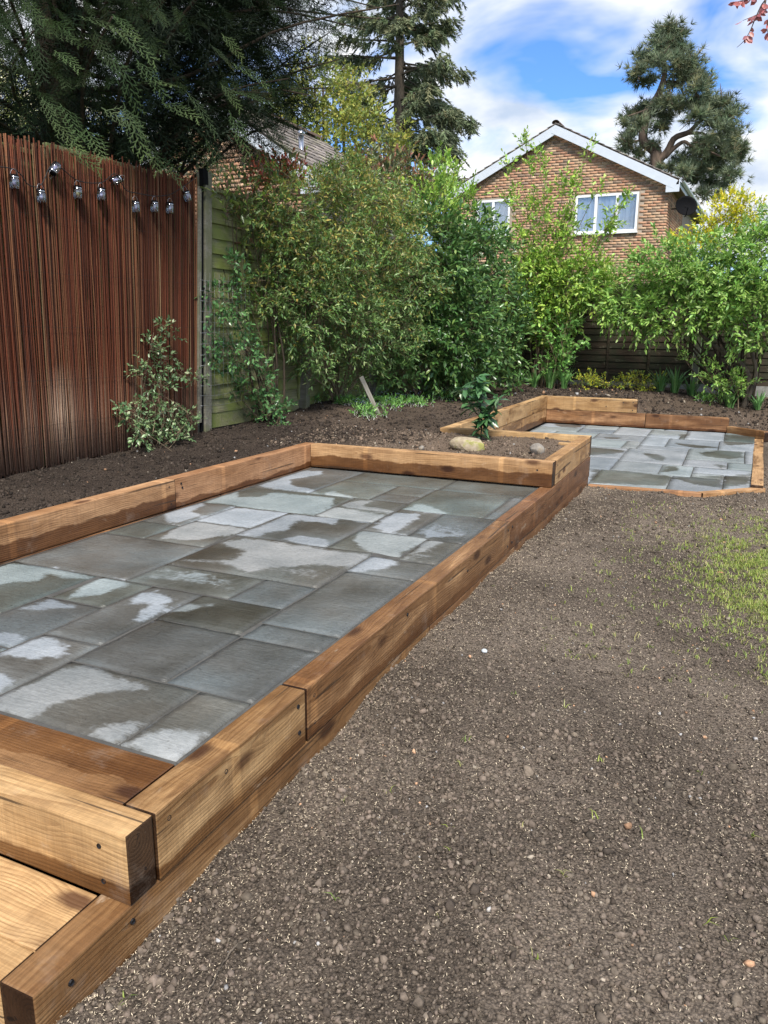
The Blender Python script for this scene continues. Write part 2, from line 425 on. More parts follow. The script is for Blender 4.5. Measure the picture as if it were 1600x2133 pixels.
def soil_mat(name, c1, c2, c3):
    m, g = mat(name)
    p = g.pos()
    a = g.noise(p, 1.3, 4, 0.6); b = g.noise(p, 55, 5, 0.7); c = g.noise(p, 210, 3, 0.6)
    col = g.mix(g.ss(0.35, 0.65, a), (*c1, 1), (*c2, 1))
    col = g.mix(1.0, col, g.ramp(b, [(0.25, (0.5, 0.5, 0.5)), (0.75, (1.45, 1.45, 1.45))]), 'MULTIPLY')
    col = g.mix(g.ss(0.66, 0.72, c), col, (*c3, 1))
    h = g.m('ADD', b, g.m('MULTIPLY', c, 0.5))
    g.out(col, 0.95, g.bump(h, 0.9, 0.012), spec=0.15)
    return m
def ground_mat():
    m, g = mat('soil')
    p = g.pos()
    dryf = g.xyz(g.attr('col'))
    a = g.noise(p, 1.1, 5, 0.6); c = g.noise(p, 190, 3, 0.6)
    vo = g.n('ShaderNodeTexVoronoi', {'Vector': p, 'Scale': 120.0}).outputs['Distance']
    b = g.m('SUBTRACT', g.m('ADD', g.noise(p, 75, 6, 0.75), 0.22), g.m('MULTIPLY', vo, 0.5))
    lawn = g.mix(g.ss(0.35, 0.65, a), (0.115, 0.091, 0.070, 1), (0.215, 0.172, 0.134, 1))
    bed = g.mix(g.ss(0.35, 0.65, a), (0.045, 0.034, 0.027, 1), (0.080, 0.060, 0.046, 1))
    plant = g.mix(g.ss(0.35, 0.65, a), (0.17, 0.125, 0.09, 1), (0.23, 0.17, 0.125, 1))
    col = g.mix(dryf[0], bed, lawn); col = g.mix(dryf[1], col, plant)
    col = g.mix(dryf[2], col, (0.06, 0.09, 0.03, 1))
    col = g.mix(1.0, col, g.ramp(b, [(0.25, (0.35, 0.35, 0.35)), (0.70, (1.6, 1.6, 1.6))]), 'MULTIPLY')
    col = g.mix(g.m('MULTIPLY', g.ss(0.66, 0.72, c), 0.55), col, (0.42, 0.35, 0.27, 1))
    g.out(col, 0.95, g.bump(g.m('ADD', b, g.m('MULTIPLY', c, 0.4)), 1.0, 0.02), spec=0.12)
    return m
M['soil'] = ground_mat()
def col_mat(name, rough=0.9, spec=0.15, bump=0.5, sc=90, bd=0.006):
    m, g = mat(name)
    f = g.noise(g.pos(), sc, 4, 0.6)
    c = g.mix(1.0, g.attr('col'), g.ramp(f, [(0.3, (0.75, 0.75, 0.75)), (0.7, (1.25, 1.25, 1.25))]), 'MULTIPLY')
    g.out(c, rough, g.bump(f, bump, bd), spec=spec)
    return m
M['clod'] = col_mat('clod')
M['reed'] = col_mat('reed', 0.75, 0.2, 0.3, 120, 0.002)
M['brick'] = col_mat('brick', 0.9, 0.15, 0.4, 40, 0.006)
M['grass'] = leaf_mat('grass_blade', 0.5, 0.35, 0.4, 1.25)

# ================================================================== GROUND
S = lambda t: sstep(-0.03, 0.03, t)
def lawn_z(x, y):
    base = np.interp(y, [-5, 1.3, 1.6, 2.3, 2.75, 4.7, 6, 8, 12, 14.5, 40], [-.37, -.345, -.30, -.285, -.235, -.24, -.285, -.295, -.27, -.05, 0.0])
    flat = np.interp(y, [-5, 2, 6, 8, 12, 14.5, 40], [-.34, -.31, -.29, -.295, -.27, -.05, 0.0])
    return flat + (base - flat) * sstep(0.2, -1.0, x) + 0.018 * fbm(x * 0.9, y * 0.9, 3, 5)
def rear_z(x, y):
    f = 0.17 + (-0.045 - 0.17) * sstep(-1.42, -1.22, x); f = f + (-0.22 - f) * sstep(-0.15, 0.35, x)
    b = 0.19 - 0.12 * sstep(-1.5, 0.5, x)
    return f + (b - f) * sstep(12.15, 13.6, y)
def bed_z(x, y):
    w = np.interp(y, [-5, 3, 6.2, 8.5, 10.5, 12.5, 15], [.08, .115, .165, .27, .25, .22, .2])
    return 0.152 + (w - 0.152) * sstep(-3.55, -4.6, x)
def ground_z(x, y, masks=False):
    x = np.asarray(x, float); y = np.asarray(y, float)
    z = lawn_z(x, y)
    m4 = S(y - 12.15) * sstep(1.6, 0.6, x)
    z = z + (rear_z(x, y) - z) * m4
    m1 = S(-3.46 - x); m2 = S(-1.29 - x) * S(y - 5.98) * S(7.62 - y); m3 = S(-2.74 - x) * S(y - 7.5) * sstep(13.2, 12.0, y)
    m1 = m1 * sstep(13.5, 12.2, y)
    mb = np.maximum(np.maximum(m1, m2), m3)
    z = z + (bed_z(x, y) - z) * mb
    p1 = S(x + 3.46) * S(-1.29 - x) * S(y - 0.99) * S(5.98 - y)
    diag = (x + 0.2) * 0.62 - (y - 7.68) * 0.78
    p2 = S(x + 2.74) * S(y - 7.65) * S(12.15 - y) * S(0.28 + 0.02 * (y - 8) - x) * S(-diag - 0.02)
    p2 = p2 * S(-((x + 0.05) * 0.63 + (y - 12.12) * 0.77))
    pit = np.maximum(p1, p2)
    z = z + (-0.46 - z) * pit
    rough = (1 - pit)
    z = z + rough * (0.022 * fbm(x * 5, y * 5, 4, 11) + 0.010 * fbm(x * 21, y * 21, 3, 21))
    z = z + rough * np.maximum(mb, m4) * 0.022 * fbm(x * 3.1, y * 3.1, 3, 31)
    # humpy fresh mound in the rear bed
    z = z + m4 * 0.05 * np.maximum(fbm(x * 1.7, y * 2.2, 3, 41), 0)
    if masks: return z, np.maximum(mb, m4), m2, pit
    return z
def axis(spans):
    a = []
    for lo, hi, st in spans: a.append(np.arange(lo, hi, st))
    return np.unique(np.round(np.concatenate(a), 4))
gx = axis([(-600, -60, 60), (-60, -10, 5), (-10, -5.2, 0.3), (-5.2, -3.3, 0.045), (-3.3, -1.35, 0.06), (-1.35, 0.9, 0.035), (0.9, 2.7, 0.06), (2.7, 3, 0.15), (3, 12, 1.0), (12, 60, 6), (60, 601, 60)])
gx = np.unique(np.concatenate([gx, [-3.49, -3.43, -1.32, -1.26, -2.77, -2.71]]))
gy = axis([(-60, -2, 6), (-2, 0.4, 0.3), (0.4, 3.0, 0.035), (3.0, 8.2, 0.05), (8.2, 16, 0.08), (16, 40, 1.0), (40, 100, 10), (100, 1500, 100)])
GX, GY = np.meshgrid(gx, gy)
GZ, mbed, mplant, mpit = ground_z(GX, GY, True)
vv = np.stack([GX, GY, GZ], -1).reshape(-1, 3)
nx_, ny_ = len(gx), len(gy)
ii = (np.arange(ny_ - 1)[:, None] * nx_ + np.arange(nx_ - 1)[None]).ravel()
ff = np.stack([ii, ii + 1, ii + 1 + nx_, ii + nx_], 1)
gc = np.zeros((len(vv), 3))
gc[:, 0] = (1 - mbed).ravel()
midbed = sstep(6.5, 8.5, GY) * sstep(-5.0, -4.2, GX) * mbed
gc[:, 1] = np.maximum(mplant, np.maximum(0.5 * midbed, 0.35 * sstep(12, 13, GY) * mbed)).ravel() * sstep(-3.6, -2.6, GX + 0 * GY).ravel() + 0.0
gc[:, 1] = np.maximum(gc[:, 1], (0.42 * midbed).ravel())
gc[:, 2] = np.maximum(sstep(15.0, 17, GY), np.maximum(sstep(-5, -6, GX), sstep(2.5, 6, GX))).ravel()
ground = np_mesh('ground', vv, ff, M['soil'], None, gc, True)
tag(ground, 'bare brown soil of the garden floor', None, None, 'structure')

# ---- clods, pebbles and seed lying on the soil
rng = np.random.default_rng(7)
def ico():
    t = (1 + 5 ** 0.5) / 2
    v = np.array([(-1, t, 0), (1, t, 0), (-1, -t, 0), (1, -t, 0), (0, -1, t), (0, 1, t), (0, -1, -t), (0, 1, -t), (t, 0, -1), (t, 0, 1), (-t, 0, -1), (-t, 0, 1)], float)
    f = np.array([(0, 11, 5), (0, 5, 1), (0, 1, 7), (0, 7, 10), (0, 10, 11), (1, 5, 9), (5, 11, 4), (11, 10, 2), (10, 7, 6), (7, 1, 8), (3, 9, 4), (3, 4, 2), (3, 2, 6), (3, 6, 8), (3, 8, 9), (4, 9, 5), (2, 4, 11), (6, 2, 10), (8, 6, 7), (9, 8, 1)])
    return norm(v), f
OCT_V = np.array([(1, 0, 0), (-1, 0, 0), (0, 1, 0), (0, -1, 0), (0, 0, 1), (0, 0, -1)], float)
OCT_F = np.array([(0, 2, 4), (2, 1, 4), (1, 3, 4), (3, 0, 4), (2, 0, 5), (1, 2, 5), (3, 1, 5), (0, 3, 5)])
def rand_rot(n, r=rng):
    q = norm(r.normal(size=(n, 4))); w, x, y, z = q.T
    return np.stack([np.stack([1 - 2 * (y * y + z * z), 2 * (x * y - z * w), 2 * (x * z + y * w)], -1),
                     np.stack([2 * (x * y + z * w), 1 - 2 * (x * x + z * z), 2 * (y * z - x * w)], -1),
                     np.stack([2 * (x * z - y * w), 2 * (y * z + x * w), 1 - 2 * (x * x + y * y)], -1)], 1)
def inst(tv, tf, pos, basis, scale):
    """copies of a template: pos (k,3), basis (k,3,3) columns = local axes, scale (k,) or (k,3)"""
    k, n = len(pos), len(tv)
    scale = np.asarray(scale, float)
    if scale.ndim == 1: scale = scale[:, None]
    lv = tv[None] * scale[:, None, :] if tv.ndim == 2 else tv * scale[:, None, :]
    n = lv.shape[1]
    v = np.einsum('kij,knj->kni', basis, lv) + pos[:, None]
    f = tf[None] + (np.arange(k) * n)[:, None, None]
    return v.reshape(-1, 3), f.reshape(-1, 3)
def in_pit(x, y):
    _, b, p, t = ground_z(x, y, True); return t > 0.02, b, p
acc = Acc(); IV, IF = ico()
def soil_col(n, kind):
    base = {'lawn': (0.172, 0.137, 0.107), 'bed': (0.060, 0.046, 0.036), 'plant': (0.18, 0.135, 0.10)}[kind]
    return np.array(base) * rng.uniform(0.30, 1.15, (n, 1)) * rng.uniform(0.98, 1.02, (n, 3))
def clods(n, x0, x1, y0, y1, rmed, rsig, tv, tf, kind, sink=0.35, sel=None, col=None):
    x = rng.uniform(x0, x1, n); y = rng.uniform(y0, y1, n)
    z, b, p, t = ground_z(x, y, True)
    ok = (t < 0.02) & ((b < 0.3) if kind == 'lawn' else (b > 0.9))
    clump = vnoise(x * 2.3, y * 2.3, 77)
    ok &= rng.random(n) < 0.35 + 0.9 * clump
    if sel is not None: ok &= sel(x, y)
    x, y, z = x[ok], y[ok], z[ok]; k = len(x)
    r = np.minimum(rmed * np.exp(rsig * rng.normal(size=k)), rmed * 4.2)
    tvv = tv[None] * rng.uniform(0.55, 1.4, (k, len(tv), 1))
    sc = r[:, None] * rng.uniform(0.75, 1.3, (k, 3)) * np.array([1, 1, 0.8])
    v, f = inst(tvv, tf, np.stack([x, y, z + r * (1 - 2 * sink) * 0.6], 1), rand_rot(k), sc)
    c = soil_col(k, kind) if col is None else col(k)
    acc.add(v, f, np.repeat(c, len(tv), 0))
clods(36000, -1.28, 0.9, 0.75, 2.6, 0.0029, 0.50, OCT_V, OCT_F, 'lawn')
clods(7000, -1.28, 0.9, 0.75, 2.8, 0.0050, 0.4, IV, IF, 'lawn')
clods(700, -1.28, 0.9, 0.75, 3.2, 0.0090, 0.30, IV, IF, 'lawn')
clods(17000, -1.28, 0.9, 2.6, 5.2, 0.0046, 0.4, OCT_V, OCT_F, 'lawn')
clods(9000, -1.28, 1.0, 5.2, 9.5, 0.008, 0.4, OCT_V, OCT_F, 'lawn')
clods(11000, 0.9, 2.6, 0.75, 9.0, 0.0068, 0.4, OCT_V, OCT_F, 'lawn')
clods(11000, -4.85, -3.48, 2.2, 7.5, 0.007, 0.5, OCT_V, OCT_F, 'bed')
clods(7000, -4.85, -2.7, 6.5, 13.0, 0.009, 0.5, OCT_V, OCT_F, 'bed')
clods(5000, -4.0, -1.3, 6.0, 7.6, 0.007, 0.5, OCT_V, OCT_F, 'plant')
clods(5500, -3.6, 1.0, 12.2, 14.8, 0.013, 0.5, OCT_V, OCT_F, 'bed')
soil_clods = acc.build('soil_clods', M['clod'], None, False)
tag(soil_clods, 'small crumbs of dark soil scattered over the ground', None, None, 'stuff')
acc = Acc()
peb = lambda k: np.where(rng.random((k, 1)) < 0.55, np.array([[0.30, 0.255, 0.20]]), np.where(rng.random((k, 1)) < 0.5, np.array([[0.42, 0.25, 0.15]]), np.array([[0.32, 0.31, 0.30]]))) * rng.uniform(0.6, 1.25, (k, 1))
clods(7000, -1.28, 0.9, 0.75, 2.8, 0.0050, 0.4, IV, IF, 'lawn')
clods(700, -1.28, 0.9, 0.75, 3.0, 0.0036, 0.50, IV, IF, 'lawn', 0.3, None, peb)
clods(900, -1.28, 0.9, 3.0, 8.5, 0.0050, 0.4, OCT_V, OCT_F, 'lawn', 0.3, None, peb)
clods(200, -4.85, -3.48, 2.2, 8.5, 0.006, 0.5, OCT_V, OCT_F, 'bed', 0.3, None, peb)
clods(200, -4.0, -1.3, 6.0, 7.6, 0.008, 0.4, OCT_V, OCT_F, 'plant', 0.3, None, peb)
clods(260, -3.6, 1.0, 12.2, 14.5, 0.014, 0.4, OCT_V, OCT_F, 'bed', 0.3, None, peb)
tag(acc.build('soil_pebbles', M['clod']), 'pale and rusty grit and pebbles strewn over the soil', None, None, 'stuff')
acc = Acc()
n = 52000
x = -1.26 + 3.6 * rng.random(n) ** 1.35; y = 0.75 + (8.0 - 0.75) * rng.random(n) ** 1.7
z, b, p, t = ground_z(x, y, True)
ok = (t < 0.02) & (b < 0.2) & (rng.random(n) < 0.25 + 1.1 * vnoise(x * 1.6, y * 1.6, 91))
x, y, z = x[ok], y[ok], z[ok]; k = len(x)
a = rng.uniform(0, 2 * math.pi, k); tl = rng.normal(0, 0.35, k)
d = np.stack([np.cos(a) * np.cos(tl), np.sin(a) * np.cos(tl), np.sin(tl)], 1)
sd_ = norm(np.cross(d, [0, 0, 1.0])); up_ = np.cross(sd_, d)
SV = np.array([(-0.5, 0, 0), (0, 0.12, -0.05), (0.5, 0, 0), (0, -0.12, -0.05)])
SF = np.array([(0, 3, 2), (0, 2, 1)])
L = (rng.uniform(0.0040, 0.0088, k)) * (1 + 0.13 * y)
v, f = inst(SV, SF, np.stack([x, y, z + 0.006], 1), np.stack([d, sd_, up_], 2), L)
acc.add(v, f, np.repeat(np.array([[0.58, 0.485, 0.35]]) * rng.uniform(0.5, 1.3, (k, 1)), 4, 0))
tag(acc.build('grass_seed', M['clod']), 'pale straw coloured grass seed sown on the bare soil', None, None, 'stuff')

# ================================================================== TIMBERS
SCREW = None
def screw_mesh():
    bm = bmesh.new()
    bmesh.ops.create_cone(bm, cap_ends=True, segments=8, radius1=0.0085, radius2=0.0070, depth=0.004)
    top = [f for f in bm.faces if f.normal.z > 0.9]
    r = bmesh.ops.inset_region(bm, faces=top, thickness=0.0028, depth=-0.0018)
    me = bpy.data.meshes.new('screw'); bm.to_mesh(me); bm.free(); me.materials.append(M['screw']); return me
SCREW = screw_mesh()
def screw(parent, local, face):
    o = link('screw', SCREW, None, parent)
    o.location = local
    o.rotation_euler = {'y-': (rad(90), 0, 0), 'y+': (rad(-90), 0, 0), 'z+': (0, 0, 0)}[face]
    return o
def sleeper(parent, p, q, z0, z1, width, rgb, screws=(), round_end=0, name='sleeper', bevel=0.006):
    """squared timber along p->q (centre line in plan), between heights z0 and z1; its local y- face is to the right of p->q"""
    p, q = np.array(p, float), np.array(q, float); L = float(np.linalg.norm(q - p)) - 0.003
    bm = bmesh.new(); bmesh.ops.create_cube(bm, size=1.0)
    bmesh.ops.scale(bm, vec=(L, width, z1 - z0), verts=bm.verts)
    if round_end:
        es = [e for e in bm.edges if all(v.co.x > 0 and v.co.z > 0 for v in e.verts)]
        bmesh.ops.bevel(bm, geom=es, offset=round_end, segments=5, affect='EDGES', profile=0.5)
    es = [e for e in bm.edges if e.calc_face_angle(0) > 1.0]
    bmesh.ops.bevel(bm, geom=es, offset=bevel, segments=2, affect='EDGES', profile=0.6)
    for cutx in np.arange(-L / 2 + 0.3, L / 2 - 0.1, 0.3):
        bmesh.ops.bisect_plane(bm, geom=list(bm.verts) + list(bm.edges) + list(bm.faces), plane_co=(cutx, 0, 0), plane_no=(1, 0, 0))
    s = random.random() * 50
    for v in bm.verts:
        v.co.y += 0.0022 * math.sin(v.co.x * 3.1 + s); v.co.z += 0.0016 * math.sin(v.co.x * 2.3 + s * 2)
    me = bpy.data.meshes.new(name); bm.to_mesh(me); bm.free()
    o = link(name, me, M['wood'], parent)
    c = (p + q) / 2; a = math.atan2(q[1] - p[1], q[0] - p[0])
    o.location = (c[0], c[1], (z0 + z1) / 2); o.rotation_euler = (0, 0, a)
    o.color = (*rgb[:3], rgb[3] if len(rgb) > 3 else 1.0)
    for (fx, fz, face) in screws:
        sx = (-L / 2 + fx) if fx >= 0 else (L / 2 + fx)
        yy = {'y-': -width / 2 - 0.001, 'y+': width / 2 + 0.001}.get(face, 0)
        screw(o, (sx, yy, fz) if face != 'z+' else (sx, fz, (z1 - z0) / 2 + 0.001), face)
    return o
random.seed(3)
E2 = [(0.05, 0.055, 'y-'), (0.05, -0.055, 'y-')]
def ends(face='y-'): return [(0.05, 0.055, face), (0.052, -0.05, face), (-0.05, 0.055, face), (-0.048, -0.052, face)]

w1 = thing('timber_retaining_wall', 'long wall of brown timber sleepers between the wet near patio and the bare soil', 'retaining wall')
# the lawn-side face is the right-hand side of a timber that runs away from the viewer
sleeper(w1, (-1.29, 1.335), (-1.29, 2.10), -0.2, 0.0, 0.1, (0.10, 0.18, 0.50), [(0.05, 0.055, 'y-'), (0.30, 0.05, 'y-'), (-0.05, 0.06, 'y-'), (-0.045, -0.04, 'y-')])
sleeper(w1, (-1.29, 2.103), (-1.29, 4.72), -0.2, 0.0, 0.1, (0.50, 0.22, 0.58), ends() + [(0.9, 0.06, 'y-'), (1.75, 0.02, 'y-')])
sleeper(w1, (-1.29, 4.723), (-1.29, 7.64), -0.2, 0.0, 0.1, (0.85, 0.3, 0.70), ends())
sleeper(w1, (-1.293, 0.936), (-1.293, 3.3), -0.402, -0.202, 0.098, (0.25, 0.35, 0.58), [(0.10, 0.05, 'y-'), (0.30, 0.055, 'y-')])
sleeper(w1, (-1.293, 3.303), (-1.293, 5.7), -0.402, -0.202, 0.098, (0.6, 0.6, 0.60))
sleeper(w1, (-1.293, 5.703), (-1.293, 7.64), -0.402, -0.202, 0.098, (0.8, 0.8, 0.62))
w2 = thing('timber_steps', 'two garden steps built of pale and brown sleepers at the near end of the patio', 'steps')
sleeper(w2, (-3.42, 1.283), (-1.24, 1.283), -0.2, 0.0, 0.097, (0.05, 0.26, 0.28), [(-0.09, 0.045, 'y-'), (-0.085, -0.055, 'y-')])
sleeper(w2, (-3.42, 1.440), (-1.345, 1.440), -0.105, -0.004, 0.210, (0.40, 0.0, 0.56, 0.47))
sleeper(w2, (-3.42, 1.135), (-1.347, 1.135), -0.303, -0.203, 0.197, (0.10, 0.0, 0.22))
sleeper(w2, (-3.42, 0.984), (-1.347, 0.984), -0.402, -0.204, 0.095, (0.05, 0.0, 0.24))
w3 = thing('timber_retaining_wall', 'sleeper wall holding the dark bed below the reed screen', 'retaining wall')
sleeper(w3, (-3.46, 1.235), (-3.46, 4.087), 0.0, 0.2, 0.1, (0.75, 0.45, 0.24), [(-0.06, 0.06, 'y-'), (-0.05, -0.06, 'y-')])
sleeper(w3, (-3.46, 4.09), (-3.46, 6.03), 0.0, 0.2, 0.1, (0.95, 0.16, 0.28), [(0.06, 0.06, 'y-'), (0.07, 0.03, 'y-')])
sleeper(w3, (-3.464, 1.235), (-3.464, 4.6), -0.204, -0.004, 0.098, (0.85, 0.5, 0.5))
sleeper(w3, (-3.464, 4.603), (-3.464, 6.03), -0.204, -0.004, 0.098, (0.85, 0.5, 0.5))
w4 = thing('timber_planter', 'raised sleeper planter of bare soil with a sapling and stones between the two patios', 'planter')
sleeper(w4, (-3.408, 5.98), (-1.242, 5.98), 0.002, 0.202, 0.1, (0.45, 0.50, 0.30), [(-0.12, 0.03, 'y-')])
sleeper(w4, (-1.291, 6.032), (-1.291, 7.568), 0.002, 0.202, 0.1, (0.25, 0.0, 0.34), ends())
sleeper(w4, (-2.79, 7.62), (-1.242, 7.62), 0.002, 0.202, 0.098, (0.0, 0.0, 0.20))
sleeper(w4, (-2.79, 7.622), (-1.345, 7.622), -0.20, 0.0, 0.098, (0.0, 0.0, 0.40))
w5 = thing('timber_retaining_wall', 'two-course pale sleeper wall round the back corner of the far patio', 'retaining wall')
sleeper(w5, (-2.74, 7.673), (-2.74, 9.9), 0.0, 0.2, 0.1, (0.1, 0.0, 0.30))
sleeper(w5, (-2.74, 9.903), (-2.74, 12.197), 0.0, 0.2, 0.1, (0.15, 0.0, 0.33))
sleeper(w5, (-2.742, 7.673), (-2.742, 10.6), -0.205, -0.004, 0.098, (0.35, 0.4, 0.42))
sleeper(w5, (-2.742, 10.603), (-2.742, 12.197), -0.205, -0.004, 0.098, (0.35, 0.4, 0.42))
sleeper(w5, (-2.688, 12.15), (-1.33, 12.15), 0.0, 0.2, 0.1, (0.1, 0.0, 0.30), [(-0.06, 0.06, 'y-'), (-0.06, -0.06, 'y-'), (-0.2, 0.05, 'y-'), (-0.45, -0.02, 'y-')], 0.035)
sleeper(w5, (-2.688, 12.152), (-1.2, 12.152), -0.21, -0.004, 0.098, (0.8, 0.15, 0.5))
sleeper(w5, (-1.197, 12.152), (-0.05, 12.152), -0.21, -0.004, 0.098, (0.8, 0.15, 0.5), [(-0.1, 0.05, 'y-'), (0.2, 0.05, 'y-')], 0.035)
w6 = thing('timber_edging', 'low brown timber edging round the open sides of the far patio', 'edging')
sleeper(w6, (-0.045, 12.13), (0.44, 11.745), -0.30, -0.125, 0.10, (0.5, 0.3, 0.52), (), 0.03)
sleeper(w6, (0.345, 11.70), (0.275, 8.10), -0.36, -0.232, 0.11, (0.35, 0.0, 0.45), [(-0.1, 0.03, 'z+'), (-0.13, -0.02, 'z+'), (0.25, 0.03, 'z+'), (0.3, -0.02, 'z+')])
sleeper(w6, (0.325, 8.155), (-0.215, 7.645), -0.38, -0.262, 0.085, (0.5, 0.0, 0.30))
sleeper(w6, (-0.20, 7.656), (-1.235, 7.60), -0.38, -0.268, 0.085, (0.9, 0.0, 0.38))

for w in (w1, w3, w5): w['kind'] = 'thing'

# ================================================================== PATIOS
def px(pts, ox, oy, s): return [(ox + a * s, oy + b * s) for a, b in pts]
c1 = lambda *p: px(p, 0, 1150, 0.35)
c2 = lambda *p: px(p, 200, 960, 0.3125)
c3 = lambda *p: px(p, 600, 960, 0.34375)
c4 = lambda *p: px(p, 1200, 860, 0.25)
DRY_FRONT = [
    c1((735, 1135), (1000, 1230), (1050, 1240), (1230, 1080), (1060, 1045), (880, 1080)),
    c1((-60, 930), (200, 985), (350, 890), (560, 850), (880, 810), (700, 730), (560, 670), (390, 680), (250, 770), (0, 850)),
    c1((470, 1070), (700, 1135), (910, 995), (760, 1000)),
    c1((-40, 600), (200, 640), (400, 625), (400, 560), (290, 495), (180, 520)),
    c1((-60, 690), (100, 760), (0, 850), (-60, 860)),
    c1((-60, 485), (140, 485), (140, 520), (80, 545), (-60, 530)),
    c1((400, 265), (600, 250), (770, 190), (740, 160), (560, 150)),
    c1((740, 320), (830, 250), (920, 235), (1040, 280), (900, 400), (770, 420), (890, 300)),
    c1((60, 65), (340, 80), (540, 150), (400, 155), (270, 120), (240, 170), (100, 175), (-40, 190), (-40, 90)),
    c1((100, 340), (290, 280), (450, 310), (430, 330)),
    c1((960, 350), (1120, 300), (1270, 310), (1130, 340)),
    [(375, 1165), (456, 1168), (512, 1193), (560, 1183), (650, 1176), (735, 1180), (768, 1156), (515, 1121), (455, 1129), (508, 1147), (488, 1168)],
    c2((430, 515), (560, 430), (640, 395), (1010, 450), (960, 480), (700, 520), (560, 525)),
    c2((440, 350), (530, 310), (720, 270), (740, 290), (630, 340), (700, 360), (520, 420), (480, 390)),
    c2((660, 390), (910, 300), (1280, 345), (1010, 440)),
    c2((720, 262), (1030, 175), (940, 205), (960, 240), (1100, 235), (1180, 205), (1590, 245), (1560, 300), (1440, 350), (1270, 340)),
    c2((1060, 165), (1380, 60), (1500, 65), (1490, 90), (1300, 120), (1290, 160), (1450, 190), (1480, 215)),
    c2((960, 490), (1090, 500), (1130, 475), (1270, 460), (1350, 395), (1600, 420), (1600, 375), (1280, 350)),
    c2((1240, 520), (1340, 490), (1560, 525), (1520, 570)),
    c3((150, 325), (280, 275), (600, 330), (500, 375)),
    c3((300, 265), (440, 235), (520, 240), (450, 275), (640, 300), (620, 315)),
    c3((520, 400), (560, 370), (640, 310), (800, 320), (790, 350), (650, 425), (580, 420)),
    c3((430, 420), (620, 430), (830, 470), (760, 520), (650, 585), (480, 545), (400, 480)),
    c3((740, 560), (830, 475), (920, 480), (900, 510), (850, 550)),
    c3((360, 660), (490, 570), (640, 590), (640, 625), (560, 650), (440, 665)),
    c3((700, 290), (800, 260), (1020, 320), (900, 320)),
    c3((200, 200), (260, 180), (420, 220), (400, 225)),
    c3((840, 425), (910, 430), (910, 455), (850, 455))]
SEMI_FRONT = [c1((770, 150), (980, 65), (1400, 130), (1480, 170), (1380, 240), (1050, 190)), c3((560, 500), (1060, 500), (890, 630), (640, 600)), c3((820, 350), (1180, 380), (1100, 480), (730, 450)), c2((560, 655), (1000, 745), (1500, 820), (1600, 740), (1440, 690))]
WET_REAR = [c4((-60, 310), (130, 290), (430, 315), (330, 340), (150, 355), (0, 340)), c4((560, 335), (660, 340), (760, 375), (700, 400), (600, 370)), c4((1010, 330), (1180, 315), (1400, 320), (1400, 370), (1250, 385), (1110, 370)),
            c4((730, 440), (860, 440), (880, 480), (720, 490)), c4((830, 250), (1000, 265), (1190, 285), (1060, 300), (880, 275)), c4((1130, 420), (1260, 440), (1220, 470)), c4((1240, 180), (1510, 190), (1500, 260), (1240, 270)),
            c4((130, 470), (420, 485), (800, 530), (750, 610), (130, 580)), c4((870, 180), (940, 170), (900, 220), (860, 220)), c4((800, 540), (1240, 520), (1210, 620), (1000, 600)), c4((245, 205), (360, 205), (360, 218), (250, 215)), c4((1230, 530), (1460, 500), (1450, 590), (1220, 620)), c4((-240, 62), (-100, 60), (60, 105), (10, 130), (-150, 110))]
REAR_SLOPE = 0.0122
def on_rear(p):
    d = ray(p); t = (-0.27 - 7.6 * REAR_SLOPE - CAM_H) / (d[2] - REAR_SLOPE * d[1]); return t * d[:2]
DRY_FRONT = [np.array([on_z(p, 0)[:2] for p in poly]) for poly in DRY_FRONT]
SEMI_FRONT = [np.array([on_z(p, 0)[:2] for p in poly]) for poly in SEMI_FRONT]
WET_REAR = [np.array([on_rear(p) for p in poly]) for poly in WET_REAR]
def sdist(P, poly):
    """signed distance to a polygon, positive inside"""
    n = len(poly); d = np.full(len(P), 1e9); ins = np.zeros(len(P), bool)
    for i in range(n):
        a, b = poly[i], poly[(i + 1) % n]; e = b - a; w = P - a
        t = np.clip((w @ e) / (e @ e + 1e-12), 0, 1); d = np.minimum(d, np.linalg.norm(w - t[:, None] * e, axis=1))
        c = (a[1] > P[:, 1]) != (b[1] > P[:, 1])
        with np.errstate(divide='ignore', invalid='ignore'):
            ins ^= c & (P[:, 0] < (b[0] - a[0]) * (P[:, 1] - a[1]) / (b[1] - a[1]) + a[0])
    return np.where(ins, d, -d)
def dry_front(P):
    d = np.max([sdist(P, q) for q in DRY_FRONT], axis=0); s = np.max([sdist(P, q) for q in SEMI_FRONT], axis=0)
    v = np.clip(0.5 + d * 5.0, 0.02, 0.92)
    return np.maximum(v, np.clip(0.30 + s * 2.0, 0.05, 0.46))
def dry_rear(P):
    d = np.max([sdist(P, q) for q in WET_REAR], axis=0)
    return np.clip(0.5 - d * 3.2, 0.08, 0.72)
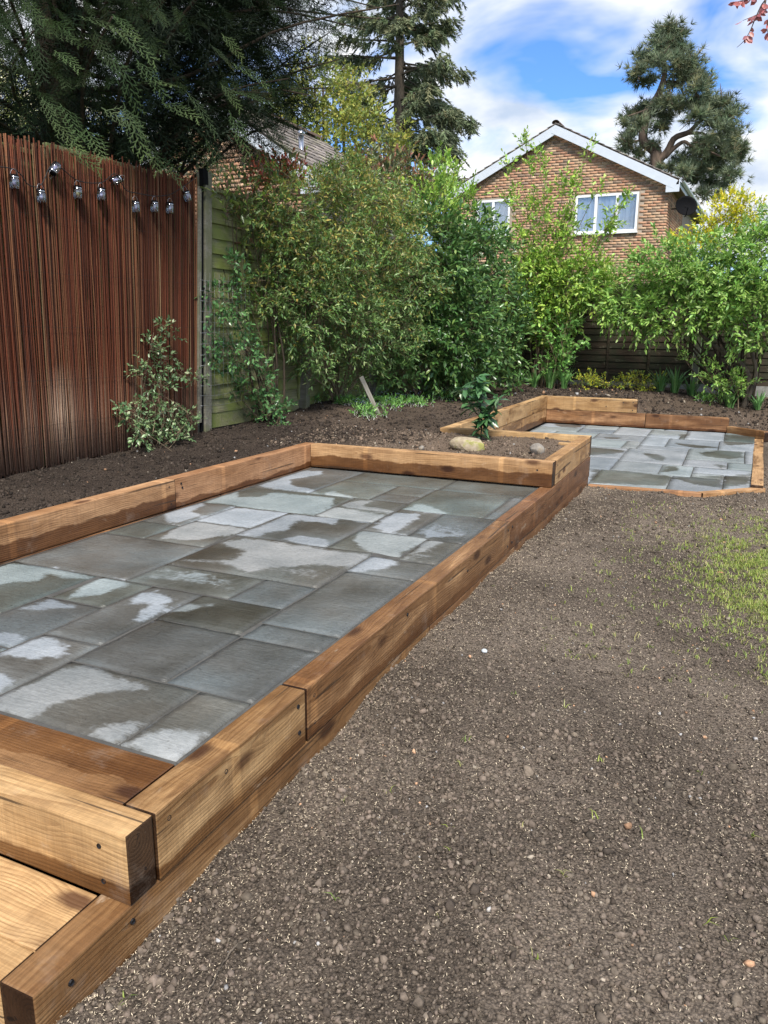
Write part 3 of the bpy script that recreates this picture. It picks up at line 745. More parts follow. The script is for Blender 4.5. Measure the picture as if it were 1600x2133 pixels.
def slab(parent, x0, x1, y0, y1, z, fn, step, clip=(), zf=lambda x, y: 0):
    """one riven flag: a fine grid for its cleft face, thick edges, uneven arrises"""
    g_ = 0.0035
    x0 += g_; x1 -= g_; y0 += g_; y1 -= g_
    nx = max(3, int((x1 - x0) / step)); ny = max(3, int((y1 - y0) / step))
    xs = np.linspace(x0, x1, nx + 1); ys = np.linspace(y0, y1, ny + 1)
    X, Y = np.meshgrid(xs, ys); seed = random.random() * 90
    e = np.minimum(np.minimum(X - x0, x1 - X), np.minimum(Y - y0, y1 - Y))
    Z = 0.0035 * fbm(X * 4 + seed, Y * 4, 3, 3) + 0.0025 * fbm(X * 13 + seed, Y * 7, 3, 8) - 0.004 * sstep(0.010, 0.0, e)
    tilt = random.uniform(-0.0015, 0.0015); Z = Z + tilt * (X - x0) / max(x1 - x0, .1) + random.uniform(-0.0012, 0.0012)
    bx = (e < 1e-6) * 0.004
    XX = X + bx * (vnoise(Y * 25 + seed, X * 25, 3) - 0.5); YY = Y + bx * (vnoise(X * 25, Y * 25 + seed, 4) - 0.5)
    c = np.array([(x0 + x1) / 2, (y0 + y1) / 2])
    bm = bmesh.new()
    vs_ = [bm.verts.new((a - c[0], b - c[1], d)) for a, b, d in zip(XX.ravel(), YY.ravel(), Z.ravel())]
    w = nx + 1
    for j in range(ny):
        for i in range(nx):
            q = j * w + i; bm.faces.new((vs_[q], vs_[q + 1], vs_[q + 1 + w], vs_[q + w]))
    for (co, no) in clip:
        bmesh.ops.bisect_plane(bm, geom=list(bm.verts) + list(bm.edges) + list(bm.faces), plane_co=(co[0] - c[0], co[1] - c[1], 0), plane_no=(no[0], no[1], 0), clear_outer=True)
    if not bm.faces: bm.free(); return None
    for f in bm.faces: f.smooth = True
    be = [ed for ed in bm.edges if ed.is_boundary]
    r = bmesh.ops.extrude_edge_only(bm, edges=be)
    for v in r['geom']:
        if isinstance(v, bmesh.types.BMVert): v.co.z = -0.03
    me = bpy.data.meshes.new('paving_slab'); bm.to_mesh(me); bm.free()
    co = np.empty(len(me.vertices) * 3); me.vertices.foreach_get('co', co); co = co.reshape(-1, 3)
    d = fn(co[:, :2] + c)
    at = me.attributes.new('col', 'FLOAT_COLOR', 'POINT'); cc_ = np.ones((len(co), 4), np.float32); cc_[:, 0] = d
    at.data.foreach_set('color', cc_.ravel())
    return link('paving_slab', me, M['slab'], parent, (c[0], c[1], z + zf(c[0], c[1])))
patio1 = thing('patio', 'wet grey sandstone patio inside the near timber frame', None)
patio1['kind'] = 'structure'
FRONT = [(-1.565, -1.355, 1.56, 1.945), (-2.155, -1.57, 1.56, 1.945), (-2.455, -2.16, 1.56, 2.095), (-2.455, -2.165, 2.10, 2.745), (-2.805, -2.46, 1.93, 2.42), (-2.78, -2.46, 2.425, 2.75),
         (-3.385, -2.81, 2.16, 2.745), (-3.385, -2.81, 1.56, 2.155), (-2.805, -2.46, 1.56, 1.925), (-2.155, -1.72, 1.95, 2.415), (-1.715, -1.355, 1.95, 2.40), (-1.715, -1.355, 2.405, 2.565),
         (-2.16, -1.735, 2.42, 2.74), (-3.39, -2.64, 2.755, 3.40), (-2.635, -2.03, 2.755, 3.06), (-2.025, -1.735, 2.745, 3.06), (-1.73, -1.355, 2.57, 3.36), (-2.635, -1.735, 3.065, 3.70),
         (-1.73, -1.355, 3.365, 3.66), (-2.03, -1.58, 3.705, 4.14), (-1.575, -1.355, 3.665, 4.11), (-2.66, -2.035, 3.705, 4.33), (-3.09, -2.665, 3.405, 3.875), (-3.39, -3.095, 3.405, 3.725),
         (-3.39, -3.09, 3.73, 4.335), (-3.085, -2.665, 3.88, 4.335), (-3.385, -2.475, 4.34, 4.945), (-2.47, -2.045, 4.335, 4.64), (-2.47, -2.045, 4.645, 4.945), (-2.03, -1.72, 4.145, 4.76),
         (-1.715, -1.355, 4.115, 4.76), (-2.04, -1.44, 4.765, 5.49), (-1.435, -1.355, 4.765, 5.49), (-2.86, -2.03, 5.495, 5.915), (-2.025, -1.355, 5.495, 5.915), (-3.385, -2.865, 4.95, 5.915),
         (-2.86, -2.36, 4.95, 5.49), (-2.355, -2.045, 4.95, 5.19), (-2.355, -2.045, 5.195, 5.49)]
for s_ in FRONT: slab(patio1, *s_, -0.003, dry_front, 0.030)
me = box_mesh('mortar_bed', (2.06, 4.38, 0.08)); link('mortar_bed', me, M['mortar'], patio1, (-2.375, 3.735, -0.0495))
me = box_mesh('mortar_fillet', (0.013, 4.36, 0.03), 0.004); link('mortar_fillet', me, M['mortar'], patio1, (-1.3465, 3.735, -0.019))
patio2 = thing('patio', 'pale grey sandstone patio at the far end of the garden', None)
patio2['kind'] = 'structure'
REAR = [(-2.685, -2.06, 11.70, 12.09), (-2.685, -2.06, 11.28, 11.695), (-2.055, -1.56, 11.72, 12.09), (-2.055, -1.56, 11.28, 11.715), (-1.555, -1.085, 11.28, 12.0), (-1.555, -0.91, 12.005, 12.09), (-1.08, -0.59, 11.5, 12.0), (-0.905, -0.59, 12.005, 12.09),
        (-1.08, -0.65, 11.2, 11.495), (-0.585, -0.09, 11.25, 12.09), (-0.085, 0.34, 11.25, 12.09), (-2.685, -2.33, 10.7, 11.275), (-2.325, -1.74, 10.7, 11.275), (-1.735, -1.085, 10.7, 11.275), (-1.08, -0.77, 10.42, 11.195),
        (-0.645, -0.59, 11.2, 11.495), (-0.765, -0.14, 10.4, 11.195), (-0.135, 0.34, 10.45, 11.245), (-2.685, -1.87, 10.05, 10.695), (-1.865, -1.27, 10.05, 10.695), (-1.265, -1.085, 10.1, 10.695), (-1.08, -0.47, 10.1, 10.395),
        (-1.165, -0.47, 9.11, 10.095), (-1.865, -1.17, 9.25, 10.045), (-2.685, -1.87, 9.25, 10.045), (-0.465, 0.165, 9.55, 10.395), (0.17, 0.34, 9.5, 10.44), (-0.465, -0.01, 9.09, 9.545), (-0.005, 0.34, 9.08, 9.495),
        (-1.7, -1.17, 8.48, 9.245), (-2.685, -1.705, 8.48, 9.245), (-1.165, -0.67, 8.48, 9.105), (-0.665, -0.345, 8.44, 9.085), (-0.34, 0.34, 8.705, 9.085), (-1.25, -0.525, 7.66, 8.475), (-2.0, -1.255, 7.68, 8.475), (-2.685, -2.005, 7.68, 8.475),
        (-0.52, -0.03, 7.6, 8.435), (-0.34, -0.03, 8.44, 8.70), (-0.025, 0.34, 7.8, 8.70)]
dn = np.array([0.62, -0.78]); dn = dn / np.linalg.norm(dn)
CL = [((-0.2, 7.715), dn), ((0.225, 8.2), (1, -0.0194)), ((-0.05, 12.06), (0.62, 0.785)), ((0, 7.66), (0.055, -1))]
zr = lambda x, y: (y - 7.6) * REAR_SLOPE
for s_ in REAR:
    o = slab(patio2, *s_, -0.27, dry_rear, 0.055, CL, zr)
    if o: o.rotation_euler = (math.atan(REAR_SLOPE), 0, 0)
bm = bmesh.new()
f = bm.faces.new([bm.verts.new((a, b, -0.287 + zr(a, b))) for a, b in [(-2.69, 7.67), (-1.25, 7.64), (-0.2, 7.70), (0.23, 8.22), (0.30, 11.7), (-0.06, 12.07), (-2.69, 12.1)]])
r = bmesh.ops.extrude_face_region(bm, geom=[f])
for v in r['geom']:
    if isinstance(v, bmesh.types.BMVert): v.co.z -= 0.06
bmesh.ops.recalc_face_normals(bm, faces=bm.faces)
me = bpy.data.meshes.new('mortar_bed'); bm.to_mesh(me); bm.free(); link('mortar_bed', me, M['mortar'], patio2)

# ================================================================== LEFT BOUNDARY: fence panels, posts, reed screen, lanterns
def fence_wood(name, c1_, c2_, moss, rough=0.85):
    m, g = mat(name)
    oi = g.n('ShaderNodeObjectInfo'); p = g.obj()
    q = g.vm('ADD', p, g.comb(g.m('MULTIPLY', oi.outputs['Random'], 31.0), 0.0, g.m('MULTIPLY', oi.outputs['Random'], 5.0)))
    grain = g.noise(g.vm('MULTIPLY', q, (3, 40, 55)), 1.0, 5, 0.6, 0.5)
    col = g.ramp(grain, [(0.28, c1_), (0.72, c2_)])
    ms = g.noise(q, 3.2, 5, 0.62)
    col = g.mix(g.m('MULTIPLY', g.ss(0.40, 0.62, ms), 0.9 if moss else 0.0), col, (*(moss or (0, 0, 0)), 1))
    pale = g.ss(0.58, 0.70, g.noise(g.vm('ADD', q, (4, 4, 4)), 5.0, 5, 0.65))
    col = g.mix(g.m('MULTIPLY', pale, 0.35), col, (0.30, 0.29, 0.20, 1))
    g.out(col, rough, g.bump(grain, 0.5, 0.004), spec=0.2)
    return m
M['fence_moss'] = fence_wood('fence_mossy', (0.12, 0.115, 0.065), (0.30, 0.29, 0.16), (0.18, 0.215, 0.055))
M['fence_brown'] = fence_wood('fence_brown', (0.030, 0.022, 0.015), (0.075, 0.055, 0.038), (0.035, 0.038, 0.022))
M['post'] = fence_wood('post_grey', (0.12, 0.11, 0.085), (0.25, 0.235, 0.19), (0.13, 0.135, 0.075))
M['concrete'] = simple('concrete', (0.26, 0.255, 0.23), 0.85, var=0.3, sc=12, bump=0.4)
FX = -4.87                      # fence face
LEAN = 0.075                    # the run of fence leans away along its length
def lean(o, k=LEAN):
    o.matrix_world = Matrix(((1, 0, 0, 0), (0, 1, k, 0), (0, 0, 1, 0), (0, 0, 0, 1))) @ o.matrix_world
def shear_mesh(me, base, k=LEAN):
    for v in me.vertices: v.co.y += (v.co.z + base) * k
def fence_panel(label, y0, y1, zb, zt, matl, x=FX, battens=2, kx=LEAN):
    t = thing('lap_fence', label, 'fence', 'panels of the side fence', (x, (y0 + y1) / 2, zb))
    n = int(round((zt - zb) / 0.14)); h = (zt - zb) / n
    yc = (y0 + y1) / 2
    for i in range(n):
        me = box_mesh('slat', (y1 - y0 - 0.02, 0.012, h + 0.025), 0.002, 1)
        o = link('slat', me, matl, t)
        # wavy lower edge of a feather-edged slat
        s = random.random() * 9
        for v in me.vertices:
            if v.co.z < 0: v.co.z += 0.004 * math.sin(v.co.x * 5 + s); v.co.y -= 0.004
        o.rotation_euler = (rad(-7), 0, rad(90))
        o.location = (random.uniform(-.003, .003), (i + .5) * h * kx, (i + .5) * h)
    ys = [0.03, (y1 - y0) - 0.03] + [(y1 - y0) * (j + 1) / (battens + 1) for j in range(battens)]
    for yy in ys:
        me = box_mesh('batten', (0.022, 0.042, zt - zb), 0.002, 1); shear_mesh(me, 0, kx)
        link('batten', me, matl, t, (0.024, y0 - yc + yy + (zt - zb) / 2 * kx, (zt - zb) / 2))
    me = box_mesh('top_rail', (0.045, y1 - y0, 0.035), 0.003, 1)
    link('top_rail', me, matl, t, (0.005, (zt - zb) * kx, zt - zb + 0.015))
    me = box_mesh('gravel_board', (0.03, y1 - y0, 0.15), 0.003, 1)
    link('gravel_board', me, matl, t, (0.0, -0.005, -0.085))
    return t
fence_panel('weathered fence panel behind the left half of the reed screen', 2.50, 4.412, 0.27, 2.42, M['fence_moss'])
fence_panel('weathered fence panel behind the right half of the reed screen', 4.42, 6.17, 0.27, 2.50, M['fence_moss'])
fence_panel('mossy green lapped fence panel right of the tall grey post', 6.36, 8.19, 0.36, 2.50, M['fence_moss'])
fence_panel('mossy lapped fence panel behind the tangled olive climber', 8.30, 10.13, 0.38, 2.50, M['fence_moss'])
fence_panel('lapped fence panel behind the dark glossy evergreen', 10.24, 12.07, 0.36, 2.45, M['fence_moss'], battens=1)
fence_panel('last lapped fence panel in the far left garden corner', 12.18, 15.05, 0.30, 2.40, M['fence_moss'], battens=3)
def post(y, zb, zt, label, w=0.10):
    t = thing('fence_post', label, 'post', 'posts of the side fence', (FX + 0.02, y, zb))
    me = box_mesh('shaft', (0.11, w, zt - zb + 0.25), 0.006); shear_mesh(me, 0)
    link('shaft', me, M['post'], t, (0.02, (zt - zb) / 2 * LEAN, (zt - zb) / 2 - 0.12))
    return t
p_ = post(6.265, 0.14, 2.64, 'tall grey timber fence post at the right edge of the reed screen')
me = box_mesh('edge_strip', (0.03, 0.045, 2.2), 0.004); shear_mesh(me, 0); link('edge_strip', me, M['post'], p_, (0.06, -0.125 + 1.25 * LEAN, 1.25))
me = box_mesh('gap_shade_strip', (0.028, 0.030, 2.45), 0.003); shear_mesh(me, 0); link('gap_shade_strip', me, M['black_plastic'], p_, (0.045, -0.068 + 1.27 * LEAN, 1.27))  # black bar stands in for the shade in the gap beside the post
me = box_mesh('dark_cap', (0.05, 0.075, 0.14), 0.004); link('dark_cap', me, M['black_plastic'], p_, (0.055, -0.045 + 2.45 * LEAN, 2.45))
post(8.245, 0.2, 2.55, 'fence post behind the left half of the olive climber')
post(10.185, 0.2, 2.55, 'fence post between the olive climber and the dark evergreen')
post(12.125, 0.2, 2.5, 'fence post furthest along the side fence')
# wire netting stapled over the post foot
acc = Acc()
for z in np.arange(0.45, 1.72, 0.10):
    yy = np.linspace(6.10, 6.95, 9); acc.add(*tube(np.stack([np.full(9, FX + 0.115), yy + z * LEAN, z + 0.008 * np.sin(yy * 9 + z * 7)], 1), 0.0016, 3))
for y in np.arange(6.10, 6.96, 0.075):
    zz = np.linspace(0.45, 1.72, 6); acc.add(*tube(np.stack([np.full(6, FX + 0.117), y + zz * LEAN, zz], 1), 0.0013, 3))
tag(acc.build('wire_netting', M['galv']), 'square wire netting stapled across the grey fence post', 'netting')

# ---- reed screen
rs = thing('reed_screen', 'red-brown willow reed screen fixed along the left fence', 'screen', None, (-4.8, 4.7, 0.12))
r2 = np.random.default_rng(21)
acc = Acc()
SX = -4.80
ycur = 2.9
edge_y = 6.135
while ycur < edge_y:
    for layer in (0, 1):
        y0 = ycur + r2.normal(0, 0.004) + layer * 0.008
        R_ = r2.uniform(0.0034, 0.0066)
        zb = 0.135 + 0.012 * (ycur - 4) + r2.normal(0, 0.018); zt = 2.485 + 0.03 * (ycur - 4.2) + r2.normal(0, 0.020) + (r2.random() < 0.06) * 0.03
        k = np.interp(ycur, [3, 4.2, 6.1], [0.018, 0.03, 0.078]) + r2.normal(0, 0.003)
        n = 7; zz = np.linspace(zb, zt, n)
        wob = np.cumsum(r2.normal(0, 0.0045, n)); wob -= np.linspace(wob[0], wob[-1], n)
        pts = np.stack([SX - 0.014 * layer + r2.normal(0, 0.002) + np.cumsum(r2.normal(0, 0.001, n)), y0 + (zz - 0.15) * k + wob, zz], 1)
        v, f = tube(pts, R_ * np.linspace(1.1, 0.85, n), 5, True)
        u = r2.random()
        base = np.array([0.155, 0.046, 0.022]) if u < 0.55 else (np.array([0.085, 0.030, 0.017]) if u < 0.75 else (np.array([0.20, 0.085, 0.040]) if u < 0.975 else np.array([0.30, 0.19, 0.10])))
        base = base * r2.uniform(0.35, 0.9)
        cz = np.repeat(zz, 5)
        c = np.tile(base, (len(v), 1))
        low = sstep(0.75, 0.15, cz + r2.normal(0, 0.12))[:, None]
        c = c * (1 - 0.6 * low) + np.array([0.30, 0.20, 0.14]) * r2.uniform(0.55, 1.2) * 0.6 * low
        mud = (sstep(0.17, 0.05, np.abs(y0 - 4.47)) * sstep(0.20, 0.07, np.abs(cz - 0.46)) * (r2.random() < 0.85) * r2.uniform(0.4, 1, len(cz)))[:, None]
        c = c * (1 - mud) + np.array([0.36, 0.255, 0.18]) * mud
        acc.add(v, f, c)
    ycur += r2.uniform(0.0085, 0.0150)
o = acc.build('reeds', M['reed'], rs, True, (-4.8, 4.7, 0.12)); o.location = (0, 0, 0); o['kind'] = 'stuff'
for i, z in enumerate((0.33, 0.46, 0.80, 1.2, 1.6, 2.0, 2.35)):
    yy = np.linspace(2.9, 6.16, 80); a2 = Acc()
    a2.add(*tube(np.stack([np.full(80, SX + 0.021) + 0.002 * np.sin(yy * 400), yy + (z - .15) * np.interp(yy, [3, 4.2, 6.1], [0.018, 0.03, 0.078]), z + 0.006 * np.sin(yy * 3 + i)], 1), 0.0008, 4))
    w = a2.build('binding_wire', M['cable'], rs, False, (-4.8, 4.7, 0.12)); w.location = (0, 0, 0)

# ---- jar lanterns
def glass_mat(name, tint=(0.9, 0.95, 0.96), mixf=0.25):
    m, g = mat(name)
    gl = g.n('ShaderNodeBsdfGlossy', {'Color': (1, 1, 1, 1), 'Roughness': 0.04})
    tr = g.n('ShaderNodeBsdfTransparent', {'Color': (*tint, 1)})
    fr = g.n('ShaderNodeFresnel', {'IOR': 1.5})
    mx = g.n('ShaderNodeMixShader', {0: g.m('ADD', g.m('MULTIPLY', fr.outputs[0], 0.8), mixf * 0.3, clamp=True)})
    g.set(mx, 1, tr.outputs[0]); g.set(mx, 2, gl.outputs[0])
    o = g.n('ShaderNodeOutputMaterial'); g.nt.links.new(mx.outputs[0], o.inputs[0])
    return m
M['jar_glass'] = glass_mat('jar_glass', (0.86, 0.90, 0.92), 0.5)
M['window_glass'] = glass_mat('window_glass', (0.96, 0.98, 1.0), 0.1)
M['chrome'] = simple('chrome', (0.55, 0.56, 0.58), 0.18, metal=1.0, var=0.1)
def lathe(name, prof, seg, m, parent, loc=(0, 0, 0)):
    prof = np.array(prof, float); a = np.linspace(0, 2 * math.pi, seg, endpoint=False)
    v = np.stack([prof[:, None, 0] * np.cos(a), prof[:, None, 0] * np.sin(a), np.repeat(prof[:, 1:2], seg, 1)], -1).reshape(-1, 3)
    f = []
    for i in range(len(prof) - 1):
        for j in range(seg):
            p, q = i * seg + j, i * seg + (j + 1) % seg; f.append((p, q, q + seg, p + seg))
    return np_mesh(name, v, np.array(f), m, parent, None, True, None) if loc == (0, 0, 0) else _at(np_mesh(name, v, np.array(f), m, parent, None, True, None), loc)
def _at(o, loc): o.location = loc; return o
M['bulb_warm'] = simple('bulb_plastic', (0.55, 0.47, 0.25), 0.4); M['bulb_violet'] = simple('bulb_violet', (0.30, 0.26, 0.42), 0.4)
def lantern(label, p, tilt=(0, 0, 0), bulb='bulb_violet'):
    w = on_x(p, -4.755)
    t = thing('jar_lantern', label, 'lantern', 'jar lanterns strung on the reed screen', w)
    t.rotation_euler = tuple(rad(a) for a in tilt)
    lathe('jar', [(0.001, -0.048), (0.026, -0.048), (0.033, -0.040), (0.034, 0.0), (0.033, 0.018), (0.027, 0.026)], 14, M['jar_glass'], t)
    lathe('lid', [(0.0275, 0.020), (0.0305, 0.022), (0.0305, 0.043), (0.027, 0.047), (0.001, 0.047)], 14, M['black_plastic'], t)
    lathe('collar', [(0.0312, 0.024), (0.0325, 0.026), (0.0325, 0.031), (0.0312, 0.033)], 14, M['chrome'], t)
    lathe('bulb', [(0.001, -0.028), (0.011, -0.022), (0.013, -0.008), (0.008, 0.012), (0.006, 0.022)], 10, M[bulb], t)
    a = np.linspace(0, math.pi, 11); ac = Acc()
    ac.add(*tube(np.stack([0 * a, 0.031 * np.cos(a), 0.038 + 0.045 * np.sin(a)], 1), 0.0015, 4))
    ac.build('bail_handle', M['galv'], t)
    return w
J = [((30, 378), (0, 4, 0), 'jar lantern nearest the left edge of the screen', 'bulb_violet'), ((114, 351), (150, 20, 15), 'upside-down tipped jar lantern, highest and second from the left', 'bulb_violet'),
     ((86, 408), (0, -3, 0), 'jar lantern hanging low between the two leftmost ones', 'bulb_violet'), ((162, 400), (0, 5, 0), 'jar lantern with a warm yellow bulb', 'bulb_warm'),
     ((211, 404), (-4, 0, 0), 'jar lantern just right of the yellow one', 'bulb_violet'), ((242, 375), (-60, 40, 0), 'jar lantern tipped on its side with its base showing', 'bulb_violet'),
     ((283, 430), (3, 0, 0), 'leftmost of three low jar lanterns in a row', 'bulb_violet'), ((322, 430), (0, 3, 0), 'middle of three low jar lanterns in a row', 'bulb_violet'),
     ((354, 433), (-4, 2, 0), 'right one of three low jar lanterns in a row', 'bulb_violet'), ((390, 408), (18, -8, 0), 'tilted jar lantern by the right edge of the screen', 'bulb_violet')]
ctrl = [on_x((-60, 345), -4.765)]
for p, tl, lb, bu in J:
    w = lantern(lb, p, tl, bu)
for p in [(28, 352), (60, 385), (86, 384), (112, 342), (162, 376), (211, 380), (240, 362), (262, 395), (284, 402), (322, 408), (354, 405), (385, 386), (405, 372)]: ctrl.append(on_x(p, -4.765))
ac = Acc(); ac.add(*tube(spline(np.array(ctrl), 120), 0.0038, 5)); tag(ac.build('string_light_cable', M['cable']), 'thin dark cable looping between the jar lanterns', 'cable')

# ================================================================== REAR FENCE
RY_ = 15.25
def rear_panel(x0, x1, label):
    t = thing('lap_fence', label, 'fence', 'panels of the rear fence', ((x0 + x1) / 2, RY_, 0.28))
    n = 14; h = 1.72 / n; w = x1 - x0
    for i in range(n):
        me = box_mesh('slat', (w - 0.02, 0.012, h + 0.03), 0.002, 1); s = random.random() * 9
        for v in me.vertices:
            if v.co.z < 0: v.co.z += 0.006 * math.sin(v.co.x * 4 + s)
        o = link('slat', me, M['fence_brown'], t, (0, random.uniform(-.003, .003), (i + .5) * h)); o.rotation_euler = (rad(-8), 0, 0)
    for k in (0.02, 0.33, 0.66, 0.98):
        link('batten', box_mesh('batten', (0.045, 0.022, 1.74), 0.002, 1), M['fence_brown'], t, (-w / 2 + k * w, -0.028, 0.87))
    link('top_rail', box_mesh('top_rail', (w, 0.05, 0.03), 0.002, 1), M['fence_brown'], t, (0, -0.005, 1.755))
    link('gravel_board', box_mesh('gravel_board', (w, 0.04, 0.28), 0.004, 1), M['concrete'], t, (0, 0.005, -0.15))
px_ = [-5.45, -3.08, -0.72, 1.64, 4.0]
for i, lb in enumerate(['leftmost slatted panel of the rear fence behind the evergreen', 'dark slatted rear fence panel in plain view under the overhanging shrubs', 'dark slatted rear fence panel right of the bare post', 'slatted rear fence panel beyond the right edge']):
    rear_panel(px_[i] + 0.055, px_[i + 1] - 0.055, lb)
for x, lb in zip(px_[1:4], ['concrete post of the rear fence behind the tall thin stems', 'bare grey post of the rear fence by the crooked trunk', 'rear fence post at the right edge']):
    t = thing('fence_post', lb, 'post', 'posts of the rear fence', (x, RY_, 0))
    link('shaft', box_mesh('shaft', (0.105, 0.11, 2.4), 0.008), M['post'], t, (0, -0.03, 0.85))
    link('cap', box_mesh('cap', (0.12, 0.125, 0.03), 0.008), M['post'], t, (0, -0.03, 2.065))

# ================================================================== HOUSES
BRICK_COLS = np.array([(0.36, 0.155, 0.080), (0.42, 0.20, 0.11), (0.30, 0.12, 0.065), (0.44, 0.245, 0.135), (0.40, 0.26, 0.16), (0.34, 0.185, 0.105), (0.155, 0.095, 0.065), (0.46, 0.29, 0.18), (0.38, 0.17, 0.095), (0.25, 0.145, 0.095)])
BRICK_COLS = np.minimum(BRICK_COLS * 0.80 + 0.28 * np.array([0.44, 0.35, 0.26]), 0.6)
BRICK_P = np.array([.15, .15, .10, .13, .10, .10, .08, .07, .08, .04])
BRV = boxv((-0.5, -0.5, -0.5), (0.5, 0.5, 0.5))
def brick_variants(w, h):
    out = []
    for c in BRICK_COLS:
        v = BRV * np.array([w, 0.03, h])
        me_o = np_mesh('brick', v, BOXF, M['brick'], None, np.tile(c, (8, 1))); me_ = me_o.data; bpy.data.objects.remove(me_o); out.append(me_)
    return out
def brick_wall(parent, inside, x0, x1, z0, z1, n_single, prefer, rr, to_local, bs=1.0):
    """stretcher-bond bricks proud of a mortar backing; the ones that show largest are single parts, the others one mass"""
    w, h, j = 0.215 * bs, 0.065 * bs, 0.010 * bs
    cells = []
    row = 0; z = z0
    while z < z1:
        x = x0 - (0.1125 * bs if row % 2 else 0)
        while x < x1:
            a, b = max(x, x0), min(x + w, x1)
            if b - a > 0.05 and inside(a, b, z, z + h): cells.append((a, b, z))
            x += w + j
        z += h + j; row += 1
    full = [i for i, (a, b, z) in enumerate(cells) if b - a > w - 1e-6]
    full.sort(key=lambda i: prefer((cells[i][0] + cells[i][1]) / 2, cells[i][2]))
    single = set(full[:n_single])
    var = brick_variants(w, h); ac = Acc()
    for i, (a, b, z) in enumerate(cells):
        k = rr.choice(len(BRICK_COLS), p=BRICK_P)
        c = np.array([(a + b) / 2, 0.0095 + rr.normal(0, 0.0012), z + h / 2])
        if i in single:
            o = link('brick', var[k], None, parent); o.location = to_local(c); o.rotation_euler = to_local.rot
        else:
            v = BRV * np.array([b - a, 0.03, h]) + c
            v = np.array([to_local(q) for q in v]); ac.add(v, BOXF, BRICK_COLS[k] * rr.uniform(0.85, 1.15))
    if ac.v:
        o = ac.build('bricks', M['brick'], parent); o['kind'] = 'stuff'
class Loc:
    def __init__(s, origin, ang): s.o = np.array(origin, float); s.c, s.s = math.cos(ang), math.sin(ang); s.rot = (0, 0, ang)
    def __call__(s, q): return (s.o[0] + q[0] * s.c - q[1] * s.s, s.o[1] + q[0] * s.s + q[1] * s.c, s.o[2] + q[2])
M['brick_mortar'] = simple('brick_mortar', (0.36, 0.29, 0.225), 0.95, var=0.2, sc=6)
M['tile'] = col_mat('roof_tile', 0.9, 0.15, 0.6, 25, 0.01)
M['soffit'] = simple('soffit_timber', (0.16, 0.12, 0.09), 0.8)
def curtain_mat():
    m, g = mat('net_curtain'); p = g.obj()
    f = g.noise(g.vm('MULTIPLY', p, (9, 1, 0.6)), 1.0, 2)
    g.out(g.ramp(f, [(0.3, (0.62, 0.70, 0.80)), (0.7, (0.84, 0.88, 0.94))]), 0.9)
    return m
M['curtain'] = curtain_mat()
M['room'] = simple('dark_room', (0.10, 0.11, 0.13), 0.9)
def window(parent, x0, x1, z0, z1, lights, y=0.0, curtain=True):
    """casement with recessed frame, mullions, panes, sill and a net curtain behind"""
    t = bpy.data.objects.new('window', None); COL.objects.link(t); t.parent = parent; t.location = ((x0 + x1) / 2, y, (z0 + z1) / 2)
    W, H = x1 - x0, z1 - z0; ft = 0.07
    def bar(nm, cx_, cz_, w, h, d=0.07, yy=0.0): return link(nm, box_mesh(nm, (w, d, h), 0.006), M['upvc'], t, (cx_, yy, cz_))
    bar('frame', 0, H / 2 - ft / 2, W, ft); bar('frame', 0, -H / 2 + ft / 2, W, ft)
    bar('frame', -W / 2 + ft / 2, 0, ft, H - 2 * ft - 0.004); bar('frame', W / 2 - ft / 2, 0, ft, H - 2 * ft - 0.004)
    for k in range(1, lights): bar('mullion', -W / 2 + W * k / lights, 0, 0.085, H - 2 * ft - 0.004, 0.065)
    bar('sill', 0, -H / 2 - 0.025, W + 0.08, 0.045, 0.16, -0.045)
    for k in range(lights):
        link('pane', box_mesh('pane', (W / lights - 0.13, 0.008, H - 2 * ft - 0.01)), M['window_glass'], t, (-W / 2 + W * (k + .5) / lights, 0.005, 0))
    n = 90; xs = np.linspace(-W / 2 + 0.05, W / 2 - 0.05, n)
    yy = 0.045 + 0.012 * np.sin(xs * 38) + 0.008 * np.sin(xs * 91 + 1)
    v = np.concatenate([np.stack([xs, yy, np.full(n, -H / 2 + .05)], 1), np.stack([xs, yy, np.full(n, H / 2 - .05)], 1)])
    f = np.array([(i, i + 1, i + 1 + n, i + n) for i in range(n - 1)])
    np_mesh('curtain', v, f, M['curtain'], t, None, True)
    link('room', box_mesh('room', (W, 0.02, H)), M['room'], t, (0, 0.22, 0))
    return t
def tile_slope(name, parent, length, run, courses, per, rr, m=None):
    """one mesh of overlapping tiles: length along y, run down the slope along +x, normal +z"""
    ac = Acc(); tw = length / per; th = run / courses
    for i in range(courses):
        for j in range(per):
            x0 = i * th; y0 = j * tw + rr.normal(0, 0.004)
            v = boxv((x0 - 0.03, y0 + 0.004, 0), (x0 + th, y0 + tw - 0.004, 0.022)); v[:, 2] += np.where(v[:, 0] > x0, 0.020, 0.0) + rr.normal(0, 0.002)
            c = np.array([0.235, 0.205, 0.185]) * rr.uniform(0.6, 1.4) * (np.array([1.1, 1.15, 1.0]) if rr.random() < 0.2 else 1)
            ac.add(v, BOXF, c)
    o = ac.build(name, M['tile'], parent); o['kind'] = 'stuff'
    return o
